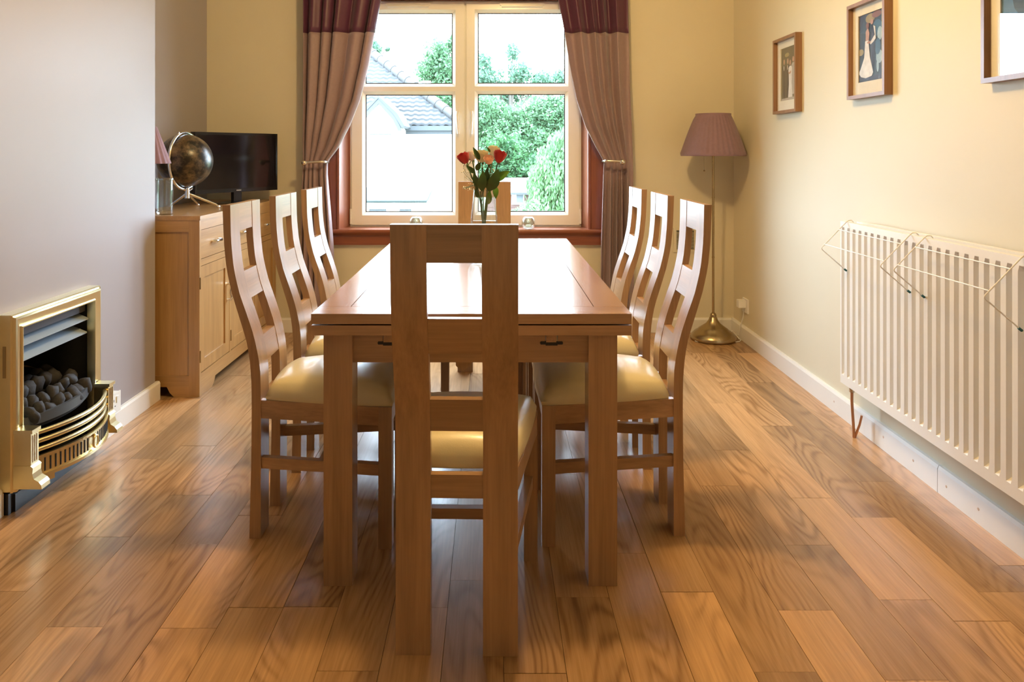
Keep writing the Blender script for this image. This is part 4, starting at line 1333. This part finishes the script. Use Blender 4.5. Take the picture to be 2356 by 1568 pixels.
LEAVES = [  # which rose, base px, tip px, depth, width, material
    (1, (1136, 415), (1173, 393), 2.965, .017, 'leafb'), (1, (1140, 428), (1141, 458), 2.955, .012, 'leafb'),
    (1, (1130, 438), (1147, 388), 2.935, .022, 'leaf'), (2, (1108, 440), (1112, 392), 2.93, .018, 'leaf'),
    (2, (1104, 368), (1088, 338), 2.95, .010, 'leaf'), (0, (1092, 398), (1072, 380), 2.95, .010, 'leaf'),
    (0, (1098, 430), (1090, 396), 2.95, .012, 'leaf'), (3, (1124, 440), (1138, 400), 2.945, .020, 'leaf'),
    (3, (1118, 432), (1121, 384), 2.95, .014, 'leaf'), (4, (1100, 455), (1092, 432), 2.96, .008, 'leaf'),
    (5, (1128, 350), (1120, 338), 2.98, .005, 'leafb'), (5, (1124, 470), (1127, 436), 2.975, .012, 'leafb'), (4, (1096, 392), (1106, 372), 2.94, .011, 'leaf')]
roses = [o for o in bpy.data.objects if o.name.startswith('rose') and o.type == 'EMPTY']
roses.sort(key=lambda o: o.name if '.' in o.name else 'rose.000')
for ri, a, b, yy, wdt, mt in LEAVES:
    bm = nb(); leaf_into(bm, fpx(*a, yy), fpx(*b, yy - .012), wdt, (0, -1, .15))
    fin('leaf', bm, M[mt], roses[ri], world=True, smooth=1)
for o in roses:
    if '_' in o: del o['_']
gy = thing('gypsophila_sprig', 'sprigs of tiny white gypsophila among the roses', 'flower', fpx(1100, 440, 2.95))
bm = nb(); bmf = nb()
for k in range(34):
    ex, ey = (rs.uniform(1064, 1112), rs.uniform(374, 440)) if k < 24 else (rs.uniform(1068, 1090), rs.uniform(408, 436))
    if k >= 30: ex, ey = rs.uniform(1120, 1138), rs.uniform(384, 400)
    yy = rs.uniform(2.92, 3.0)
    e = fpx(ex, ey, yy)
    tube(bm, [fpx(1108, 470, VY), fpx(1105 + (ex - 1105) * .35, 425, (yy + VY) / 2), e], .0007, 4)
    for _ in range(2):
        ball(bmf, e + Vector((rs.uniform(-.006, .006), rs.uniform(-.006, .006), rs.uniform(-.004, .006))), rs.uniform(.0018, .0034), 1)
fin('sprig_stems', bm, M['stem'], gy, world=True)
setp(fin('blossoms', bmf, M['gyp'], gy, world=True, smooth=2), kind='stuff')

# ------------------------------------------------------------------ outside
GZ = -1.7
bm = nb(); bx(bm, -60, 60, 5.6, 90, GZ - .1, GZ)
setp(fin('lawn', bm, M['lawn']), kind='structure')

# house across the garden
HY = 15.0
hs = thing('house', 'white rendered house with a grey tiled hipped roof across the garden', 'house', (-5, HY + 3, GZ))
HX1 = -.70
ER = Vector((-.58, 14.72, 1.76))        # eaves corner
EL = -6.35
k_ = .78
T = 2.45
boxo('house_wall', M['render'], hs, EL + .2, HX1, HY, HY + 2 * T - .5, GZ, 1.72, bevel=0)
bm = nb()
RT = ER + Vector((-T, T, T * k_))
# roof deck under the tiles
def hexroof():
    a = ER + Vector((0, 0, -.05)); b = Vector((EL, ER.y, ER.z - .05)); c = Vector((EL + T, RT.y, RT.z - .05)); d = RT + Vector((0, 0, -.05))
    e = Vector((ER.x, ER.y + 2 * T, ER.z - .05)); f = Vector((EL, ER.y + 2 * T, ER.z - .05))
    v = [bm.verts.new(q) for q in (a, b, c, d, e, f)]
    bm.faces.new((v[0], v[3], v[2], v[1])); bm.faces.new((v[0], v[4], v[3])); bm.faces.new((v[4], v[5], v[2], v[3])); bm.faces.new((v[0], v[1], v[5], v[4]))
    bm.faces.new((v[1], v[2], v[5]))
hexroof()
fin('roof_deck', bm, M['tile'], hs, world=True)
# interlocking tiles: wavy courses on the front slope
sl = math.sqrt(1 + k_ * k_)
bm = nb()
course = .155
ncs = int(T * sl / course)
for r in range(ncs):
    s0, s1 = r * course, (r + 1) * course + .03
    f0, f1 = s0 / sl, s1 / sl
    xr = ER.x - (s0 / sl) - .03
    xl = EL + s0 / sl + .03
    nx = int((xr - xl) / .04)
    pv = None
    for i in range(nx + 1):
        x = xr - (xr - xl) * i / nx
        w = .012 * math.sin(2 * PI * x / .16) + (.006 if math.sin(2 * PI * x / .32) > 0 else 0)
        a = Vector((x, ER.y + f0, ER.z + f0 * k_ + .050 + w)); a2 = a + Vector((0, .004, -.045))
        b = Vector((x, ER.y + f1, ER.z + f1 * k_ + .008 + w))
        row = [bm.verts.new(a2), bm.verts.new(a), bm.verts.new(b)]
        if pv:
            bm.faces.new((pv[0], pv[1], row[1], row[0])); bm.faces.new((pv[1], pv[2], row[2], row[1]))
        pv = row
setp(fin('roof_tiles', bm, M['tile'], hs, world=True), kind='stuff')
nh = 14
for i in range(nh):
    a = ER + (RT - ER) * (i / nh); b = ER + (RT - ER) * ((i + 1.06) / nh)
    bm = nb(); tube(bm, [a + Vector((0, -.02, .055)), b + Vector((0, -.02, .045))], [.105, .095], 10)
    fin('hip_tile', bm, M['tilecap'], hs, world=True, smooth=1)
bm = nb(); bx(bm, EL, ER.x, ER.y - .10, ER.y, ER.z - .10, ER.z - .005)
fin('gutter', bm, M['barge'], hs, world=True, bevel=.02)
boxo('fascia_board', M['barge'], hs, EL, ER.x - .02, ER.y, ER.y + .025, ER.z - .17, ER.z - .05, bevel=0)
bm = nb(); prism(bm, [(15.62, 2.62), (15.62, 2.74), (15.76, 2.74), (15.76, 2.66)], 'x', -1.48, -1.30)
fin('roof_vent', bm, M['render'], hs, world=True)
# gabled bay
BY = 13.6
def hp(px, py, y): return ((px - 1132) / 1700 * y, 1.23 - (py - 350) * y / 1700)
apx = hp(871, 229, BY)
rgt = hp(908, 268, BY); rg2 = hp(921, 293, BY)
dx1, dx2 = rgt[0] - apx[0], rg2[0] - apx[0]
bm = nb()
prism(bm, [(apx[0] - dx2 + .03, GZ), (apx[0] + dx2 - .03, GZ), (apx[0] + dx2 - .03, rg2[1]), (apx[0] + dx1 - .02, rgt[1] - .03), (apx[0], apx[1] - .05), (apx[0] - dx1 + .02, rgt[1] - .03), (apx[0] - dx2 + .03, rg2[1])], 'y', BY + .06, HY + .05)
fin('bay_wall', bm, M['render'], hs, world=True)
for sg in (-1, 1):
    bm = nb()
    P_ = [(apx[0], apx[1] + .02), (apx[0] + sg * dx1, rgt[1] + .02), (apx[0] + sg * dx2, rg2[1] + .02), (apx[0] + sg * (dx2 + .02), rg2[1] - .06), (apx[0] + sg * (dx2 - .04), rg2[1] - .06), (apx[0] + sg * (dx1 - .035), rgt[1] - .055), (apx[0], apx[1] - .075)]
    prism(bm, P_, 'y', BY - .02, BY + .06)
    fin('bargeboard', bm, M['barge'], hs, world=True)
    bm = nb()
    Q_ = [(apx[0], apx[1] + .07), (apx[0] + sg * (dx1 + .05), rgt[1] + .06), (apx[0] + sg * (dx2 + .08), rg2[1] + .03), (apx[0] + sg * (dx2 + .02), rg2[1] + .0), (apx[0] + sg * dx1, rgt[1] + .02), (apx[0], apx[1] + .022)]
    prism(bm, Q_, 'y', BY - .04, BY + 2.6)
    fin('bay_roof', bm, M['tile'], hs, world=True)
boxo('chimney_stack', M['render'], hs, -4.55, -3.95, RT.y - .3, RT.y + .3, RT.z - .5, RT.z + .75, bevel=.02)
for k in range(3):
    bm = nb(); lathe(bm, [(0, 0), (.10, 0), (.085, .3), (0, .3)], 12, (-4.43 + k * .18, RT.y, RT.z + .75))
    fin('chimney_pot', bm, M['lead'], hs, world=True, smooth=.7)
wn = boxo('house_window', M['upvc'], hs, hp(852, 0, BY)[0], hp(897, 0, BY)[0], BY + .035, BY + .07, hp(0, 398, BY)[1], hp(0, 309, BY)[1], bevel=0)
boxo('sky_white_pane', M['render'], wn, hp(855, 0, BY)[0], hp(894, 0, BY)[0], BY + .028, BY + .036, hp(0, 396, BY)[1], hp(0, 313, BY)[1], bevel=0)  # near-white panel; sky reflected in the glass is put into its colour
boxo('window_head', M['lead'], wn, hp(850, 0, BY)[0], hp(899, 0, BY)[0], BY + .02, BY + .06, hp(0, 310, BY)[1], hp(0, 307.5, BY)[1], bevel=0)
# lean-to
LY = 12.4
bm = nb(); bx(bm, -4.2, -1.16, LY + .15, BY + .1, GZ, .40)
fin('porch_wall', bm, M['render'], hs, world=True)
bm = nb()
prism(bm, [(LY - .02, .40), (LY - .02, .43), (BY + .06, .585), (BY + .06, .54), (LY + .15, .40)], 'x', -4.3, -1.09)
fin('porch_roof', bm, M['lead'], hs, world=True)
bm = nb(); tube(bm, [(-4.3, LY - .05, .42), (-1.09, LY - .05, .42)], .035, 10)
fin('porch_gutter', bm, M['barge'], hs, world=True, smooth=1)
for a, b in ((846, 886), (917, 944)):
    boxo('porch_window', M['lead'], hs, hp(a, 0, LY)[0], hp(b, 0, LY)[0], LY + .13, LY + .16, -.9, hp(0, 482, LY)[1], bevel=0)

# shed
SY_ = 14.0
sd = thing('garden_shed', 'red-brown garden shed with a pale felt roof below the trees', 'shed', (.9, SY_ + .8, GZ))
sx0, sx1 = -.10, 1.16
for i in range(16):
    za = GZ + i * .135
    bm = nb(); prism(bm, [(SY_, za), (SY_ - .012, za), (SY_ - .002, za + .134), (SY_, za + .134)], 'x', sx0, sx1)
    bx(bm, sx1 - .012, sx1, SY_, SY_ + 1.6, za, za + .134)
    fin('board', bm, M['shedwall'], sd, world=True)
bm = nb(); bx(bm, sx0, sx1 - .012, SY_, SY_ + 1.6, GZ, .44)
fin('shed_body', bm, M['shedwall'], sd, world=True)
bm = nb(); prism(bm, [(SY_ - .12, .43), (SY_ - .12, .47), (SY_ + .85, .72), (SY_ + 1.75, .47), (SY_ + 1.75, .43), (SY_ + .85, .67)], 'x', sx0 - .1, sx1 + .1)
fin('shed_roof', bm, M['felt'], sd, world=True)
def spx(px): return (px - 1132) / 1700 * (SY_ - .02)
bm = nb()
wa, wb, wz0, wz1 = spx(1177), spx(1206), 1.23 - 116 * 14 / 1700, 1.23 - 95 * 14 / 1700
for q in ((wa, spx(1188), wz0, wz1), (spx(1204), wb, wz0, wz1), (wa, wb, wz1, wz1 + .03), (wa, wb, wz0 - .03, wz0)):
    bx(bm, q[0], q[1], SY_ - .04, SY_ - .008, q[2], q[3])
swn = fin('shed_window', bm, M['upvc'], sd, world=True)
boxo('shed_pane', M['hood_d'], swn, spx(1188), spx(1204), SY_ - .03, SY_ - .012, wz0, wz1, bevel=0)

def tree(name, label, cat, base, trunk_h, blobs, n, size, mat, seed, trunk_r=.12, group='trees and bushes beyond the garden', shell=.55, droop=0):
    rg = np.random.default_rng(seed)
    t_ = thing(name, label, cat, base, group=group)
    bm = nb()
    top = Vector((base[0], base[1], base[2] + trunk_h))
    tube(bm, [Vector(base), Vector(base).lerp(top, .5) + Vector((.1, 0, 0)), top], [trunk_r, trunk_r * .8, trunk_r * .45], 8)
    for b in blobs:
        c = Vector(b[:3])
        tube(bm, [top.lerp(Vector(base), .25), top.lerp(c, .5) + Vector((0, 0, -.1)), c], [trunk_r * .4, trunk_r * .25, trunk_r * .1], 6)
    fin('trunk', bm, M['bark'], t_, world=True, smooth=1)
    vol = np.array([b[3] * b[4] * b[5] for b in blobs]); vol = vol ** .75; vol /= vol.sum()
    idx = rg.choice(len(blobs), n, p=vol)
    B = np.array(blobs)[idx]
    d = rg.normal(size=(n, 3)); d /= np.linalg.norm(d, axis=1, keepdims=True)
    rad_ = rg.random(n) ** shell
    clump = 1 + .22 * np.sin(d[:, 0] * 7 + B[:, 0] * 3) * np.cos(d[:, 2] * 6 + B[:, 1] * 5) + .1 * np.sin(d[:, 1] * 15)
    C_ = B[:, :3] + d * B[:, 3:6] * (rad_ * clump)[:, None]
    C_[:, 2] -= droop * rg.random(n) * rad_
    u = rg.normal(size=(n, 3)); u /= np.linalg.norm(u, axis=1, keepdims=True)
    w = np.cross(u, rg.normal(size=(n, 3))); w /= np.linalg.norm(w, axis=1, keepdims=True)
    if droop: u = u * .5 + np.array([0, 0, -1.]); u /= np.linalg.norm(u, axis=1, keepdims=True)
    s = size * (.6 + .8 * rg.random(n))[:, None]
    V = np.stack([C_ - u * s, C_ + w * s * .5, C_ + u * s, C_ - w * s * .5], 1).reshape(-1, 3) - np.array(base)
    me = bpy.data.meshes.new('foliage')
    me.vertices.add(4 * n); me.loops.add(4 * n); me.polygons.add(n)
    me.vertices.foreach_set('co', V.ravel())
    me.loops.foreach_set('vertex_index', np.arange(4 * n))
    me.polygons.foreach_set('loop_start', np.arange(0, 4 * n, 4))
    me.update(); me.validate()
    me.materials.append(mat)
    o = bpy.data.objects.new('foliage', me); COL.objects.link(o); o.parent = t_
    setp(o, kind='stuff')
    return t_
def tp(px, py, y): return ((px - 1132) / 1700 * y, y, 1.23 - (py - 350) * y / 1700)
def bl(px, py, y, rpx, rpy, dep=1.0):
    s = y / 1700
    q = tp(px, py, y)
    return (q[0], q[1], q[2], rpx * s, dep, rpy * s)
tree('willow_tree', 'pale feathery willow hanging over the garden shed', 'tree', (1.75, 12.7, GZ), 2.0,
     [bl(1285, 380, 12.7, 50, 70, .7), bl(1255, 440, 12.8, 38, 48, .6), bl(1310, 460, 12.7, 50, 60, .7), bl(1330, 330, 12.7, 50, 60, .7), bl(1240, 400, 12.8, 26, 34, .5)], 30000, .038, M['fol_pale'], 1, droop=.25)
tree('rose_bush', 'deep green rambling bush behind the shed roof', 'bush', (.5, 17.2, GZ), 1.6,
     [bl(1180, 385, 17.1, 38, 40, .8), bl(1165, 345, 17.2, 40, 40, .8), bl(1215, 400, 17.1, 30, 40, .8), bl(1140, 400, 17.1, 40, 50, .8)], 20000, .045, M['fol_dark'], 2)
tree('broad_tree', 'broad pale green tree filling the right-hand pane', 'tree', (1.1, 22.0, GZ), 3.4,
     [bl(1180, 290, 22, 60, 55), bl(1260, 270, 22, 60, 60), bl(1120, 270, 22, 50, 60), bl(1310, 290, 22, 55, 70), bl(1230, 330, 21.6, 60, 50), bl(1150, 320, 21.8, 60, 50)], 42000, .05, M['fol_mid'], 3)
tree('tall_tree', 'sparse tall tree whose top shows in the upper right-hand pane', 'tree', (.6, 25, GZ), 5.2,
     [bl(1110, 150, 25, 22, 34, .6), bl(1180, 120, 25, 16, 24, .5), bl(1195, 170, 25, 30, 30, .7), bl(1120, 190, 25, 40, 36, .9), bl(1250, 190, 25, 40, 26, .9), bl(1290, 180, 25, 22, 22, .6), bl(1160, 215, 25.6, 60, 30, .7)], 9000, .06, M['fol_blue'], 4)
tree('roadside_tree', 'round-headed tree rising behind the house roof in the left-hand pane', 'tree', (-2.2, 27, GZ), 5.5,
     [bl(1010, 130, 27, 34, 40, .9), bl(985, 165, 27, 30, 30, .9), bl(1030, 180, 27, 40, 50, 1), bl(1030, 240, 26, 45, 45), bl(1000, 215, 26.5, 40, 30), bl(1045, 100, 27, 18, 20, .6)], 15000, .06, M['fol_mid'], 5)
tree('chimney_side_tree', 'dark tree top showing over the roof next to the left curtain', 'tree', (-4.6, 27, GZ), 6.2,
     [bl(855, 112, 27, 22, 22, .7), bl(835, 80, 27, 24, 26, .7), bl(800, 110, 27, 40, 40, .9), bl(892, 113, 27, 5, 5, .3)], 8000, .06, M['fol_blue'], 6)
tree('hedge_bush', 'dense green bush far right in the garden, beyond the curtain', 'bush', (4.2, 17, GZ), 2.0,
     [bl(1500, 330, 17, 120, 90, 1.2), bl(1640, 300, 17, 120, 110, 1.2), bl(1420, 380, 16.5, 80, 80, 1)], 9000, .085, M['fol_mid'], 8)
tree('flowering_shrub', 'cream-flowered shrub in front of the shed wall', 'bush', (.6, 11.6, GZ), .8,
     [bl(1210, 478, 11.6, 20, 12, .3), bl(1230, 470, 11.6, 12, 14, .3), bl(1195, 500, 11.6, 40, 20, .4)], 1600, .035, M['fol_pale'], 9, trunk_r=.03)
